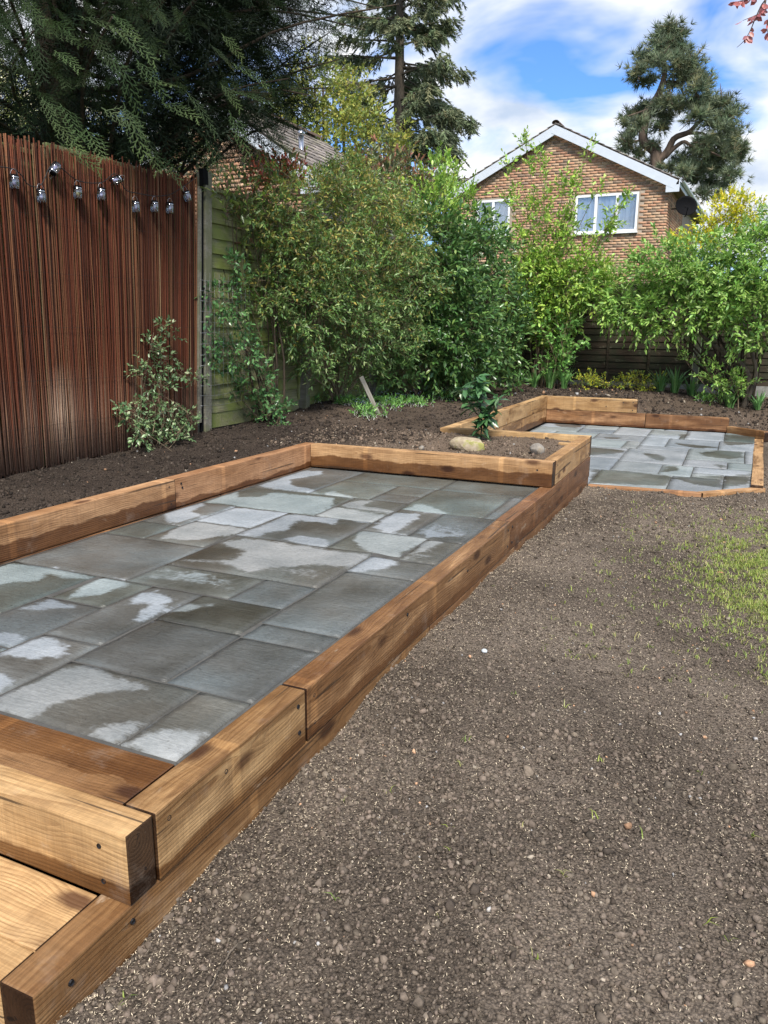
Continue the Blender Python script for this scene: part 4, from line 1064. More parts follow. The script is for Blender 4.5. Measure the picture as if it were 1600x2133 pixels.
def gable_house(label, origin, ang, half, ridge, slope, depth, brick_n, windows, z_from, prefer, seed, over=0.28, side_bricks=0.0, bs=1.0):
    t = thing('brick_house', label, 'house', None, origin); t.rotation_euler = (0, 0, ang)
    rr = np.random.default_rng(seed)
    wall = bpy.data.objects.new('wall', None); COL.objects.link(wall); wall.parent = t
    top = lambda x: ridge - 0.16 - slope * abs(x)
    hs = [(a - 0.01, b + 0.01, c, d) for a, b, c, d, n in windows]
    def inside(a, b, z, zz):
        if zz > min(top(a), top(b)): return False
        return not any(b > A and a < B and zz > C and z < D for A, B, C, D in hs)
    L0 = Loc((0, 0.0, 0), 0)
    brick_wall(wall, inside, -half, half, z_from, ridge, brick_n, prefer, rr, L0, bs)
    # mortar core: gable prism with window openings left as shallow recesses of the frames
    bm = bmesh.new()
    pr = [(-half + 0.011, 0), (half - 0.011, 0), (half - 0.011, top(half)), (0, top(0)), (-half + 0.011, top(half))]
    fr = [bm.verts.new((x, 0.0, z)) for x, z in pr]; bk = [bm.verts.new((x, depth, z)) for x, z in pr]
    bm.faces.new(fr); bm.faces.new(bk[::-1])
    for i in range(5): bm.faces.new((fr[i], fr[(i + 1) % 5], bk[(i + 1) % 5], bk[i]))
    bmesh.ops.recalc_face_normals(bm, faces=bm.faces)
    me = bpy.data.meshes.new('mortar_core'); bm.to_mesh(me); bm.free()
    core = link('mortar_core', me, M['brick_mortar'], wall)
    for k, (a, b, c, d, n) in enumerate(windows):
        cut = link('cut', box_mesh('cut', (b - a, 0.9, d - c)), None, None)
        cut.location = ((a + b) / 2, 0, (c + d) / 2)
        md = core.modifiers.new('opening', 'BOOLEAN'); md.operation = 'DIFFERENCE'; md.object = cut; md.solver = 'EXACT'
        core.parent = None
        dg = bpy.context.evaluated_depsgraph_get(); m2_ = bpy.data.meshes.new_from_object(core.evaluated_get(dg))
        core.modifiers.clear(); core.data = m2_; core.parent = wall
        bpy.data.objects.remove(cut)
        window(t, a, b, c, d, n, 0.035)
    if side_bricks:
        for sgn in (1,):
            Ls = Loc((half, 0.0, 0), math.pi / 2)
            brick_wall(wall, lambda a, b, z, zz: zz < top(half) , 0.02, side_bricks, z_from, top(half), 0, lambda x, z: 0, rr, Ls, bs)
    # roof: tiled slopes, ridge tiles, white verge boards with boxed ends, gutter
    roof = bpy.data.objects.new('roof', None); COL.objects.link(roof); roof.parent = t
    al = math.atan(slope); run = (half + over) / math.cos(al)
    for sgn in (1, -1):
        o = tile_slope('tiles', roof, depth + 0.4, run, int(run / 0.27), int((depth + .4) / 0.25), rr)
        if sgn > 0: o.rotation_euler = (0, al, 0); o.location = (0, -0.17, ridge)
        else: o.rotation_euler = (0, al, math.pi); o.location = (0, depth + 0.23, ridge)
        n_ = Vector((math.sin(al) * sgn, 0, math.cos(al)))
        deck = link('deck', box_mesh('deck', (run, depth + 0.34, 0.05)), M['soffit'], roof)
        deck.rotation_euler = (0, al * sgn, 0); mid = Vector((math.cos(al) * run / 2 * sgn, depth / 2 + 0.03, ridge - math.sin(al) * run / 2)) - n_ * 0.03; deck.location = mid
        vb = link('verge_board', box_mesh('verge_board', (run - 0.02, 0.03, 0.25), 0.004), M['white'], roof)
        vb.rotation_euler = (0, al * sgn, 0); vb.location = Vector((math.cos(al) * (run / 2) * sgn, -0.175 - 0.003 * sgn, ridge - math.sin(al) * run / 2)) - n_ * 0.155
        ze = ridge - slope * (half + over)
        link('eaves_box', box_mesh('eaves_box', (over + 0.10, 0.05, 0.20), 0.004), M['white'], roof, (sgn * (half + over / 2 - 0.02), -0.165, ze - 0.235))
        link('soffit_board', box_mesh('soffit_board', (over + 0.02, depth, 0.02)), M['soffit'], roof, (sgn * (half + over / 2), depth / 2, ze - 0.17))
        link('fascia', box_mesh('fascia', (0.025, depth + 0.2, 0.19)), M['white'], roof, (sgn * (half + over + 0.015), depth / 2 - 0.05, ze - 0.09))
        # half-round gutter
        a = np.linspace(math.pi, 2 * math.pi, 9); gv = []
        for yy in (-0.12, depth): gv += [(0.06 * math.cos(q), yy, 0.06 * math.sin(q)) for q in a]
        gf = np.array([(i, i + 1, i + 10, i + 9) for i in range(8)])
        np_mesh('gutter', np.array(gv), gf, M['upvc'], roof, None, True, None).location = (sgn * (half + over + 0.09), 0, ze - 0.02)
    for k in range(int(depth / 0.45)):
        v = []
        a = np.linspace(0, math.pi, 7)
        for yy in (0, 0.44): v += [(0.12 * math.cos(q), yy, 0.09 * math.sin(q)) for q in a]
        f = np.array([(i, i + 1, i + 8, i + 7) for i in range(6)])
        np_mesh('ridge_tile', np.array(v), f, M['tile'], roof, np.tile(np.array([0.12, 0.085, 0.065]) * rr.uniform(.7, 1.3), (14, 1)), True).location = (0, -0.17 + k * 0.45, ridge + 0.03)
    return t
H1 = gable_house('brick house with a white-edged gable and two upstairs windows beyond the rear fence', (-5.95, 26.0, 0), rad(-2), 3.5, 7.42, 0.4965, 9.0, 300,
                 [(0.73, 2.65, 4.17, 5.31, 3), (-2.56, -1.40, 4.25, 5.36, 2)], 0.4, lambda x, z: (x - 2.0) ** 2 * 0.6 + (z - 5.0) ** 2, 5, side_bricks=4.0, bs=1.08)
# satellite dish bracketed to the side wall
dsh = thing('satellite_dish', 'black satellite dish under the eaves at the right corner of the brick house', 'satellite dish', None, (-1.99, 26.35, 4.86))
n = 24; ac = Acc(); rr_ = np.linspace(0, 0.33, 7); aa = np.linspace(0, 2 * math.pi, n, endpoint=False)
v = np.stack([rr_[:, None] * np.cos(aa), 0.9 * (rr_[:, None] ** 2) * np.ones(n), rr_[:, None] * np.sin(aa) * 0.92], -1); v = np.stack([v[..., 0], -v[..., 1], v[..., 2]], -1).reshape(-1, 3)
f = np.array([(i * n + j, i * n + (j + 1) % n, (i + 1) * n + (j + 1) % n, (i + 1) * n + j) for i in range(6) for j in range(n)])
bowl = np_mesh('bowl', v, f, M['black_plastic'], dsh, None, True); bowl.rotation_euler = (rad(-14), 0, rad(24))
sol = bowl.modifiers.new('thick', 'SOLIDIFY'); sol.thickness = 0.012
ac = Acc(); ac.add(*tube([(0, 0.0, -0.28), (0.06, -0.22, -0.30), (0.10, -0.36, -0.12)], 0.012, 6)); ac.build('feed_arm', M['black_plastic'], dsh)
o = link('receiver', box_mesh('receiver', (0.05, 0.09, 0.06), 0.012), M['black_plastic'], dsh, (0.105, -0.37, -0.09))
ac = Acc(); ac.add(*tube([(0, 0.02, 0), (0, 0.12, -0.02), (-0.40, 0.16, -0.02)], 0.018, 6)); ac.build('wall_bracket', M['black_plastic'], dsh)

H2 = gable_house('brick house with a tiled roof behind the side fence, half hidden by the conifer', (-9.62, 13.0, 0), 0, 2.2, 5.52, 0.66, 4.6, 300,
                 [], 2.2, lambda x, z: (x - 1.0) ** 2 * 0.5 + (z - 4.2) ** 2, 9)
fl = thing('flue_pipe', 'shiny metal flue pipe standing on the tiled roof of the left house', 'flue', None, on_y((628, 318), 13.9))
lathe('pipe', [(0.055, -0.30), (0.055, 0.30), (0.001, 0.30)], 14, M['chrome'], fl)
lathe('cowl', [(0.02, 0.30), (0.075, 0.31), (0.075, 0.36), (0.03, 0.40), (0.001, 0.40)], 14, M['chrome'], fl)

# ================================================================== PLANTS
KITE_V = np.array([(0, 0, 0), (0.42, 0.5, 0.07), (1, 0, -0.08), (0.42, -0.5, 0.07)]); KITE_F = np.array([(0, 2, 1), (0, 3, 2)])
OVAL_V = np.array([(0, 0, 0), (0.5, 0, -0.02), (1, 0, -0.12), (0.22, 0.36, 0.05), (0.62, 0.46, 0.03), (0.22, -0.36, 0.05), (0.62, -0.46, 0.03)])
OVAL_F = np.array([(0, 1, 3), (3, 1, 4), (4, 1, 2), (0, 5, 1), (5, 6, 1), (6, 2, 1)])
UP = np.array([0.0, 0, 1])
def put_leaves(acc, rg, pos, d, nrm, L, W, col, tpl='kite'):
    tv, tf = (KITE_V, KITE_F) if tpl == 'kite' else (OVAL_V, OVAL_F)
    d = norm(d); side = norm(np.cross(nrm, d)); n = np.cross(d, side)
    v, f = inst(tv, tf, pos, np.stack([d, side, n], 2), np.stack([L, W, L], 1))
    acc.add(v, f, np.repeat(col, len(tv), 0))
def pal(rg, n, cols, w=None, jit=0.22):
    cols = np.array(cols, float); k = rg.choice(len(cols), n, p=None if w is None else np.array(w) / np.sum(w))
    return cols[k] * rg.uniform(1 - jit, 1 + jit, (n, 1)) * rg.uniform(0.93, 1.07, (n, 3))
def sprigs(acc, tw, rg, pos, dirs, SL, K, leafL, aspect, cols, tpl='kite', ang=0.9, droop=0.15, upb=0.9, tipcol=None, twig_r=0.0022):
    """leafy shoots: each has K leaves set round its axis"""
    s = len(pos); SL = np.broadcast_to(np.asarray(SL, float), (s,)) * rg.uniform(0.7, 1.3, s)
    dirs = norm(dirs); t = np.linspace(0.12, 1.0, K)
    a0 = norm(np.cross(dirs, norm(rg.normal(size=(s, 3))))); b0 = np.cross(dirs, a0)
    th = (np.arange(K) * 2.4)[None] + rg.uniform(0, 6.28, (s, 1))
    radial = np.cos(th)[..., None] * a0[:, None] + np.sin(th)[..., None] * b0[:, None]
    an = ang * rg.uniform(0.7, 1.2, (s, K, 1)) * np.linspace(1.1, 0.35, K)[None, :, None]
    ld = dirs[:, None] * np.cos(an) + radial * np.sin(an) - droop * UP * 0.6
    lp = pos[:, None] + dirs[:, None] * (SL[:, None] * t[None])[..., None] - UP * (droop * SL[:, None] * t[None] ** 2)[..., None]
    nr = norm(UP * upb + dirs[:, None] * 0.35 + 0.55 * rg.normal(size=(s, K, 3)))
    LL = leafL * rg.uniform(0.6, 1.25, (s, K)) * np.linspace(1.0, 0.72, K)[None]
    c = cols if callable(cols) is False else cols(lp.reshape(-1, 3)).reshape(s, K, 3)
    if not callable(cols): c = pal(rg, s * K, cols[0], cols[1]).reshape(s, K, 3) * rg.uniform(0.85, 1.15, (s, 1, 1))
    if tipcol is not None:
        m = (np.arange(K) >= K - 2)[None, :, None] * (rg.random((s, 1, 1)) < tipcol[1]); c = np.where(m, np.array(tipcol[0]) * rg.uniform(0.8, 1.2, (s, K, 1)), c)
    put_leaves(acc, rg, lp.reshape(-1, 3), ld.reshape(-1, 3), nr.reshape(-1, 3), LL.ravel(), (LL * aspect).ravel(), c.reshape(-1, 3), tpl)
    if tw is not None:
        e = pos + dirs * SL[:, None] * 0.95 - UP * (droop * SL * 0.9)[:, None]; b = pos - dirs * SL[:, None] * 0.5
        v = np.stack([b + a0 * twig_r, b - a0 * twig_r * 0.5 + b0 * twig_r, b - a0 * twig_r * 0.5 - b0 * twig_r, e], 1)
        f = np.array([(0, 1, 3), (1, 2, 3), (2, 0, 3)])[None] + (np.arange(s) * 4)[:, None, None]
        tw.add(v.reshape(-1, 3), f.reshape(-1, 3))
def clump(rg, c, r, n, lo=0.45, seed=0):
    d = norm(rg.normal(size=(n, 3))); r = np.broadcast_to(np.asarray(r, float), (3,))
    m = 0.72 + 0.55 * vnoise(d[:, 0] * 2.2 + seed, d[:, 1] * 2.2 + d[:, 2] * 1.7, seed)
    q = (lo + (1 - lo) * rg.random(n) ** 0.6) * m
    return np.asarray(c) + d * q[:, None] * r, d
def shrub(name, label, cat, base, clumps, dens, SL, K, leafL, aspect, cols, mat_='leaf', tpl='kite', tipcol=None, ang=0.9, droop=0.15, group=None, stems=5, stem_r=0.018, seed=1, out_b=0.8, up_b=0.5, lo=0.45, twigm='twig', zmin=None, upb=0.9, holes=-0.36):
    rg = np.random.default_rng(seed); t = thing(name, label, cat, group, base)
    ac, tw = Acc(), Acc(); base = np.asarray(base, float)
    for i, (c, r) in enumerate(clumps):
        rv = np.broadcast_to(np.asarray(r, float), (3,)); n = int(dens * (rv[0] * rv[1] + rv[1] * rv[2] + rv[0] * rv[2]) / 3)
        p, d = clump(rg, c, r, n, lo, seed + i)
        hole = fbm(p[:, 1] * 3.2 + p[:, 0] * 2.1 + seed, p[:, 2] * 3.6 + p[:, 0] * 1.3, 2, seed); keep = hole > holes; p, d, n = p[keep], d[keep], int(keep.sum())
        if zmin is not None: p[:, 2] = np.maximum(p[:, 2], zmin + rg.uniform(0, 0.1, n))
        sprigs(ac, tw, rg, p, d * out_b + UP * up_b + 0.5 * rg.normal(size=(n, 3)), SL, K, leafL, aspect, cols, tpl, ang, droop, upb, tipcol)
    for i in range(stems):
        c = np.asarray(clumps[i % len(clumps)][0], float); b = base + np.array([rg.normal(0, .06), rg.normal(0, .06), -0.05])
        mid = (b * 0.45 + c * 0.55) + rg.normal(0, 0.10, 3)
        pts = spline([b, (b + mid) / 2 + rg.normal(0, .05, 3), mid, c + rg.normal(0, 0.1, 3)], 10)
        tw.add(*tube(pts, np.linspace(stem_r, stem_r * 0.3, 10) * rg.uniform(0.7, 1.2), 6))
    o = ac.build('crown', M[mat_], t, False, base); o.location = (0, 0, 0)
    o = tw.build('stems', M[twigm], t, False, base); o.location = (0, 0, 0)
    return t
def gz(x, y): return float(ground_z(np.array([x]), np.array([y]))[0])
def gb(x, y): return (x, y, gz(x, y))

# ---- big overhanging conifer (feathery flat sprays)
def frond_template(ns, sub, seed):
    rg = np.random.default_rng(seed); V, F = [], []
    def tri(a, b, c): V.extend([a, b, c]); F.append((len(V) - 3, len(V) - 2, len(V) - 1))
    def droopz(x): return -0.22 * x * x
    A = lambda x, y: np.array([x, y, droopz(x) - 0.25 * y * y])
    tri(A(0, 0.010), A(0, -0.010), A(1, 0))
    for i in range(ns):
        t = 0.08 + 0.86 * i / ns; s = 1 if i % 2 else -1; l = 0.40 * (1 - 0.62 * t) * rg.uniform(0.8, 1.15) * min(1, 0.5 + t * 3)
        a = rad(rg.uniform(36, 50)); dx, dy = math.cos(a), math.sin(a) * s
        b = np.array([t, 0.0]); e = b + l * np.array([dx, dy]); nrm_ = np.array([-dy, dx]) * 0.012
        tri(A(*(b + nrm_)), A(*(b - nrm_)), A(*e))
        for j in range(sub):
            q = 0.25 + 0.7 * j / sub; s2 = 1 if j % 2 else -1; bb = b + (e - b) * q; a2 = a * s + rad(38) * s2
            l2 = l * 0.42 * (1 - 0.5 * q); d2 = np.array([math.cos(a2), math.sin(a2)]); n2 = np.array([-d2[1], d2[0]]) * 0.0115
            tri(A(*(bb + n2)), A(*(bb - n2)), A(*(bb + d2 * l2)))
    return np.array(V), np.array(F)
FR = [frond_template(13, 4, s) for s in (1, 2, 3)]
def bushy_template(seed, n=26):
    rg = np.random.default_rng(seed); V, F = [], []
    for i in range(n):
        t = rg.random(); b = np.array([t * 0.8, 0, -0.15 * t * t]); d = norm(np.array([0.8, rg.normal(0, .55), rg.normal(-.1, .3)])); s = norm(np.cross(d, rg.normal(size=3))) * 0.045; l = rg.uniform(0.2, 0.38)
        k = len(V); V += [b + s, b - s, b + d * l]; F.append((k, k + 1, k + 2))
    return np.array(V), np.array(F)
FRW = [bushy_template(s) for s in (7, 8, 9)]
FRC = [(v * np.array([1, 1, 1]), f) for v, f in [frond_template(9, 2, s) for s in (4, 5)]]
def fronds(acc, rg, pos, d, nrm, sc, cols, tpls, tip=None):
    k = rg.integers(0, len(tpls), len(pos))
    for i, (tv, tf) in enumerate(tpls):
        m = k == i
        if not m.any(): continue
        dd = norm(d[m]); side = norm(np.cross(nrm[m], dd)); n = np.cross(dd, side)
        v, f = inst(tv, tf, pos[m], np.stack([dd, side, n], 2), sc[m])
        c = np.repeat(cols[m], len(tv), 0)
        if tip is not None:
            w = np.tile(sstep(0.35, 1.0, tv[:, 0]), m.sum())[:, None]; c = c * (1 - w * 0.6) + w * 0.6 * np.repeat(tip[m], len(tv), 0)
        acc.add(v, f, c)
con = thing('conifer_tree', 'huge dark feathery conifer hanging over the fence from the left', 'tree', None, (-6.5, 6.4, 0.0))
rg = np.random.default_rng(31); ac, tw = Acc(), Acc()
tr = np.array([(-6.5, 6.4, -0.1), (-6.45, 6.35, 2.0), (-6.5, 6.4, 5.0), (-6.45, 6.4, 8.5), (-6.5, 6.4, 12.0)])
zlow = lambda y: np.interp(y, [2.5, 5.0, 6.4, 7.4, 8.1, 8.9, 9.5], [2.50, 2.50, 2.58, 2.82, 3.25, 4.1, 5.2])
limbs = []
for i in range(135):
    z0 = rg.uniform(2.2, 6.5); a = rg.uniform(-1.9, 1.9)
    L = np.interp(z0, [2, 3.5, 6.5, 11], [2.6, 3.1, 2.9, 1.6]) * rg.uniform(0.7, 1.08)
    d = np.array([math.cos(a), math.sin(a) * 1.12, 0]); b = np.array([-6.48, 6.4, z0])
    p = b + d * L; p[2] = z0 + rg.uniform(0.05, 0.6)
    p[2] = max(p[2], zlow(p[1]) + 0.25 + 0.35 * rg.random()); 
    if p[0] > -4.9: p[2] = max(p[2], 2.85 + 0.9 * (p[0] + 4.9))
    pts = spline([b, b + d * L * 0.35 + UP * 0.25 * rg.random(), b + d * L * 0.7 + (p - b - d * L) * 0.6 + UP * 0.2 + rg.normal(0, .1, 3), p], 12)
    limbs.append(pts); tw.add(*tube(pts, np.linspace(0.028, 0.006, 12), 5))
tw.add(*tube(spline(tr, 12), np.linspace(0.30, 0.08, 12), 9))
P_, D_ = [], []
for pts in limbs:
    n = 50; t = rg.random(n) ** 0.6 * 0.98; i = np.clip((t * 11).astype(int), 0, 10); f = t * 11 - i
    p = pts[i] * (1 - f[:, None]) + pts[i + 1] * f[:, None] + rg.normal(0, 0.16, (n, 3))
    dd = norm(pts[np.minimum(i + 1, 11)] - pts[i]) + 0.65 * rg.normal(size=(n, 3)) + np.array([0.25, 0, -0.55])
    P_.append(p); D_.append(dd)
P_ = np.concatenate(P_); D_ = np.concatenate(D_)
ok = P_[:, 2] > zlow(P_[:, 1]) + 0.14 + 0.9 * np.maximum(P_[:, 0] + 4.9, 0); P_, D_ = P_[ok], D_[ok]; n = len(P_)
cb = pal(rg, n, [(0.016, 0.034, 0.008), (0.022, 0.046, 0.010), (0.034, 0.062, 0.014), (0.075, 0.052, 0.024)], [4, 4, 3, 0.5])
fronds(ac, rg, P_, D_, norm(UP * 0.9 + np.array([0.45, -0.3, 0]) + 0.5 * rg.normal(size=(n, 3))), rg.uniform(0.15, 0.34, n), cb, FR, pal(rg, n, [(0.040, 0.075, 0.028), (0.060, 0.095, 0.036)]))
# a few long sprays hanging clear of the mass, painted paler as lit
sp = []
for q, x in [((425, 70), -4.05), ((455, 140), -4.0), ((480, 190), -4.0), ((215, 45), -3.9), ((260, 110), -3.95), ((300, 290), -4.6), ((110, 300), -4.75), ((560, 270), -4.7), ((575, 300), -4.75), ((540, 310), -4.75), ((610, 200), -4.8), ((60, 45), -3.9), ((350, 190), -4.1), ((640, 120), -4.9), ((660, 60), -4.9), ((180, 230), -4.4), ((100, 180), -4.3), ((420, 290), -4.6), ((240, 20), -3.9), ((270, 170), -4.0)]:
    c = on_x(q, x)
    for j in range(4 if q[0] > 500 else (2 if q[1] > 30 else 1)): sp.append(c + rg.normal(0, 0.07, 3))
sp = np.array(sp); n = len(sp)
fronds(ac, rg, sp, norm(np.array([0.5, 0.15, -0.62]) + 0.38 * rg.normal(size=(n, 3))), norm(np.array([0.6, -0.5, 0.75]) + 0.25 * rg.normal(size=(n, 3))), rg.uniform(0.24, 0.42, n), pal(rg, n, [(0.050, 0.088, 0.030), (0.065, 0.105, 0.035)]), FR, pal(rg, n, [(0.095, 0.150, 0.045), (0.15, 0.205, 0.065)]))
# dense heart and the crown above the picture
n = 8500; a = rg.uniform(0, 6.28, n); z = 2.7 + 8.5 * rg.random(n) ** 1.7; R_ = np.interp(z, [2.7, 4, 6.5, 11.5], [1.5, 2.1, 2.3, 0.5]) * rg.uniform(0.25, 1.0, n)
pp = np.stack([-6.2 + R_ * np.cos(a), 6.5 + 1.25 * R_ * np.sin(a), z], 1); pp = pp[pp[:, 2] > zlow(pp[:, 1]) + 0.3]; n = len(pp)
dd = pp - np.array([-6.5, 6.4, 0]); dd[:, 2] = -0.4
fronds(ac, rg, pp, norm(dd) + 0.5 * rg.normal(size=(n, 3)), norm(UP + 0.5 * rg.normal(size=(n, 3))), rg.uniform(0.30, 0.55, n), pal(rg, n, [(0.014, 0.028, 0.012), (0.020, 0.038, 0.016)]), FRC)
n = 3600; pp = np.stack([rg.uniform(-7.2, -4.9, n), 6.8 + 2.7 * rg.random(n) ** 0.8, rg.uniform(2.9, 6.8, n)], 1)
pp = pp[(pp[:, 2] > zlow(pp[:, 1]) + 0.15 * rg.random(n)) & (((pp[:, 0] + 6.2) / 1.5) ** 2 + ((pp[:, 1] - 6.5) / 3.05) ** 2 < 1)]; n = len(pp)
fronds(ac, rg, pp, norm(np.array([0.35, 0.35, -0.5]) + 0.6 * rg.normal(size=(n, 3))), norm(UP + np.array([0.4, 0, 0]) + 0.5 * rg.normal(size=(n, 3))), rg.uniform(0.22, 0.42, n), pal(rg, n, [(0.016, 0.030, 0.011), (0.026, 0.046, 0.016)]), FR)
o = ac.build('crown', M['needle_dark'], con, False, con.location); o.location = (0, 0, 0)
o = tw.build('trunk', M['twig_dark'], con, False, con.location); o.location = (0, 0, 0)

# ---- background trees
def spruce(label, x, y, h, z0, R0, seed, cols, lean_=0.0, bare=0.35):
    rg = np.random.default_rng(seed); t = thing('spruce_tree', label, 'tree', None, (x, y, 0)); ac, tw = Acc(), Acc()
    tw.add(*tube([(x, y, -0.2), (x + lean_ * 0.5, y, h * 0.5), (x + lean_, y, h)], [0.34, 0.24, 0.03], 8))
    z = z0; k = 0
    while z < h - 0.4:
        for j in range(rg.integers(3, 6)):
            a = rg.uniform(0, 6.283); f = (z - z0) / (h - z0); L = R0 * (1 - f) ** 0.75 * rg.uniform(0.55, 1.15) + 0.25
            d = np.array([math.cos(a), math.sin(a), 0]); b = np.array([x + lean_ * z / h, y, z + rg.uniform(-.15, .15)])
            sag = rg.uniform(-0.05, 0.28)
            pts = spline([b, b + d * L * 0.4 + UP * (-sag * L * 0.35), b + d * L * 0.75 - UP * sag * L * 0.7, b + d * L - UP * (sag * L * 0.55)], 8)
            tw.add(*tube(pts, np.linspace(0.05, 0.010, 8), 4))
            n = int(10 + L * 13); q = bare * 0.6 + (1 - bare * 0.6) * rg.random(n) ** 0.75; i = np.clip((q * 7).astype(int), 0, 6); fr_ = (q * 7 - i)[:, None]
            p = pts[i] * (1 - fr_) + pts[i + 1] * fr_ + rg.normal(0, 0.10, (n, 3)) * np.array([1, 1, 0.8])
            side = np.cross(d, UP) * rg.choice([-1, 1], n)[:, None]
            dd = d * 0.55 + side * rg.uniform(0.1, 0.8, (n, 1)) - UP * rg.uniform(0.15, 0.85, (n, 1))
            fronds(ac, rg, p, dd, norm(UP + 0.6 * rg.normal(size=(n, 3))), rg.uniform(0.40, 0.75, n), pal(rg, n, *cols), FRW)
        z += rg.uniform(0.28, 0.5)
    o = ac.build('crown', M['needle'], t, False, t.location); o.location = (0, 0, 0)
    o = tw.build('trunk', M['bark'], t, False, t.location); o.location = (0, 0, 0)
GRN_SPR = ([(0.085, 0.105, 0.060), (0.11, 0.125, 0.070), (0.07, 0.088, 0.056), (0.14, 0.135, 0.075)], [4, 3, 3, 1])
spruce('tall spruce with drooping grey-green boughs left of the gabled house', -13.93, 32.0, 20.0, 5.2, 3.9, 41, GRN_SPR)

def tuft_template(seed, n=14):
    rg = np.random.default_rng(seed); V, F = [], []
    for i in range(n):
        d = norm(rg.normal(size=3) + np.array([0.9, 0, 0.2])); s = norm(np.cross(d, rg.normal(size=3))) * 0.055; l = rg.uniform(0.7, 1.1)
        k = len(V); V += [s, -s, d * l]; F.append((k, k + 1, k + 2))
    return np.array(V), np.array(F)
TUFT = [tuft_template(s) for s in (1, 2, 3)]
pine = thing('pine_tree', 'old pine with bare curving limbs behind the gabled house', 'tree', None, (-3.6, 36.0, 0))
rg = np.random.default_rng(51); ac, tw = Acc(), Acc()
Q = lambda a, b, dy=0.0: on_y((1200 + a / 4, b / 4), 36.0 + dy)
def limb(pts, r0, r1, n=14): tw.add(*tube(spline(np.array(pts), n), np.linspace(r0, r1, n) * 0.72, 7))
base_ = np.array([-3.55, 36.0, -0.2])
limb([base_, base_ + UP * 4, Q(670, 1360), Q(650, 1250), Q(565, 1180), Q(570, 1050), Q(620, 900), Q(690, 780), Q(740, 620), Q(720, 500), Q(760, 330), Q(800, 210)], 0.40, 0.06, 40)
limb([Q(665, 1360), Q(760, 1260), Q(820, 1150), Q(940, 1100), Q(1010, 1030), Q(1100, 960), Q(1230, 900)], 0.24, 0.05, 20)
limb([Q(740, 1310), Q(820, 1230), Q(900, 1180), Q(960, 1215), Q(1080, 1250), Q(1200, 1300, -1)], 0.15, 0.04, 18)
limb([Q(940, 1110), Q(1050, 1110), Q(1150, 1170), Q(1280, 1180)], 0.10, 0.03)
limb([Q(565, 1170), Q(480, 1180), Q(420, 1220)], 0.08, 0.03)
limb([Q(620, 900), Q(520, 940), Q(420, 970)], 0.08, 0.03)
limb([Q(730, 680), Q(850, 690), Q(900, 800), Q(930, 850)], 0.09, 0.03)
limb([Q(740, 540), Q(600, 560), Q(500, 610)], 0.07, 0.02)
limb([Q(740, 560), Q(860, 560), Q(1000, 620)], 0.08, 0.02)
cl = [(800, 230, 70), (740, 280, 80), (840, 300, 70), (700, 340, 70), (820, 390, 90), (740, 400, 80), (890, 420, 60), (560, 470, 70), (620, 500, 80), (530, 590, 70), (490, 630, 50), (560, 680, 60), (850, 520, 100), (950, 540, 90), (1000, 620, 90), (900, 640, 90), (1060, 690, 70), (1010, 740, 70), (700, 500, 70),
      (780, 850, 80), (700, 870, 80), (600, 900, 80), (520, 950, 70), (440, 990, 60), (410, 1030, 40), (520, 1040, 70), (460, 1110, 70), (430, 1190, 60), (420, 1250, 60), (520, 1280, 60), (700, 1060, 70), (740, 980, 60), (860, 880, 60), (960, 870, 80), (1060, 830, 80), (1000, 960, 80), (1100, 920, 90), (1220, 860, 80), (1310, 920, 60), (1260, 960, 70),
      (1150, 1020, 80), (1250, 1080, 80), (1310, 1120, 60), (1060, 1180, 70), (1170, 1170, 80), (1300, 1200, 80), (1380, 1240, 60), (1010, 1260, 80), (1120, 1290, 90), (1230, 1300, 90), (1340, 1320, 70), (880, 1330, 60), (780, 1390, 60), (950, 1380, 80), (1060, 1400, 90), (1180, 1420, 90), (1290, 1450, 70), (1000, 1490, 80), (1120, 1530, 80), (1230, 1550, 60), (1060, 1610, 60), (1180, 1640, 50), (900, 1430, 60), (640, 1200, 40), (650, 1320, 50), (800, 720, 50), (640, 660, 50)]
for a, b, r in cl:
    c = Q(a, b, rg.normal(0, 0.8)); R_ = r / 4 / 1603 * 37.0 * 1.1; n = int(80 * (r / 75) ** 2)
    d = norm(rg.normal(size=(n, 3))); p = c + d * np.abs(rg.normal(0.45, 0.38, (n, 1))) * R_ * np.array([1.25, 1.0, 0.75])
    fronds(ac, rg, p, d + UP * 0.5, norm(UP + 0.6 * rg.normal(size=(n, 3))), rg.uniform(0.16, 0.38, n), pal(rg, n, [(0.085, 0.108, 0.066), (0.11, 0.13, 0.078), (0.065, 0.085, 0.056), (0.14, 0.14, 0.075)], [4, 3, 3, 1]), TUFT)
    for j in range(3):
        e = c + rg.normal(0, R_ * 0.6, 3); tw.add(*tube([c + rg.normal(0, .1, 3) - UP * R_ * 0.3, (c + e) / 2, e], [0.03, 0.02, 0.008], 4))
o = ac.build('crown', M['needle'], pine, False, pine.location); o.location = (0, 0, 0)
o = tw.build('trunk', M['bark_pine'], pine, False, pine.location); o.location = (0, 0, 0)

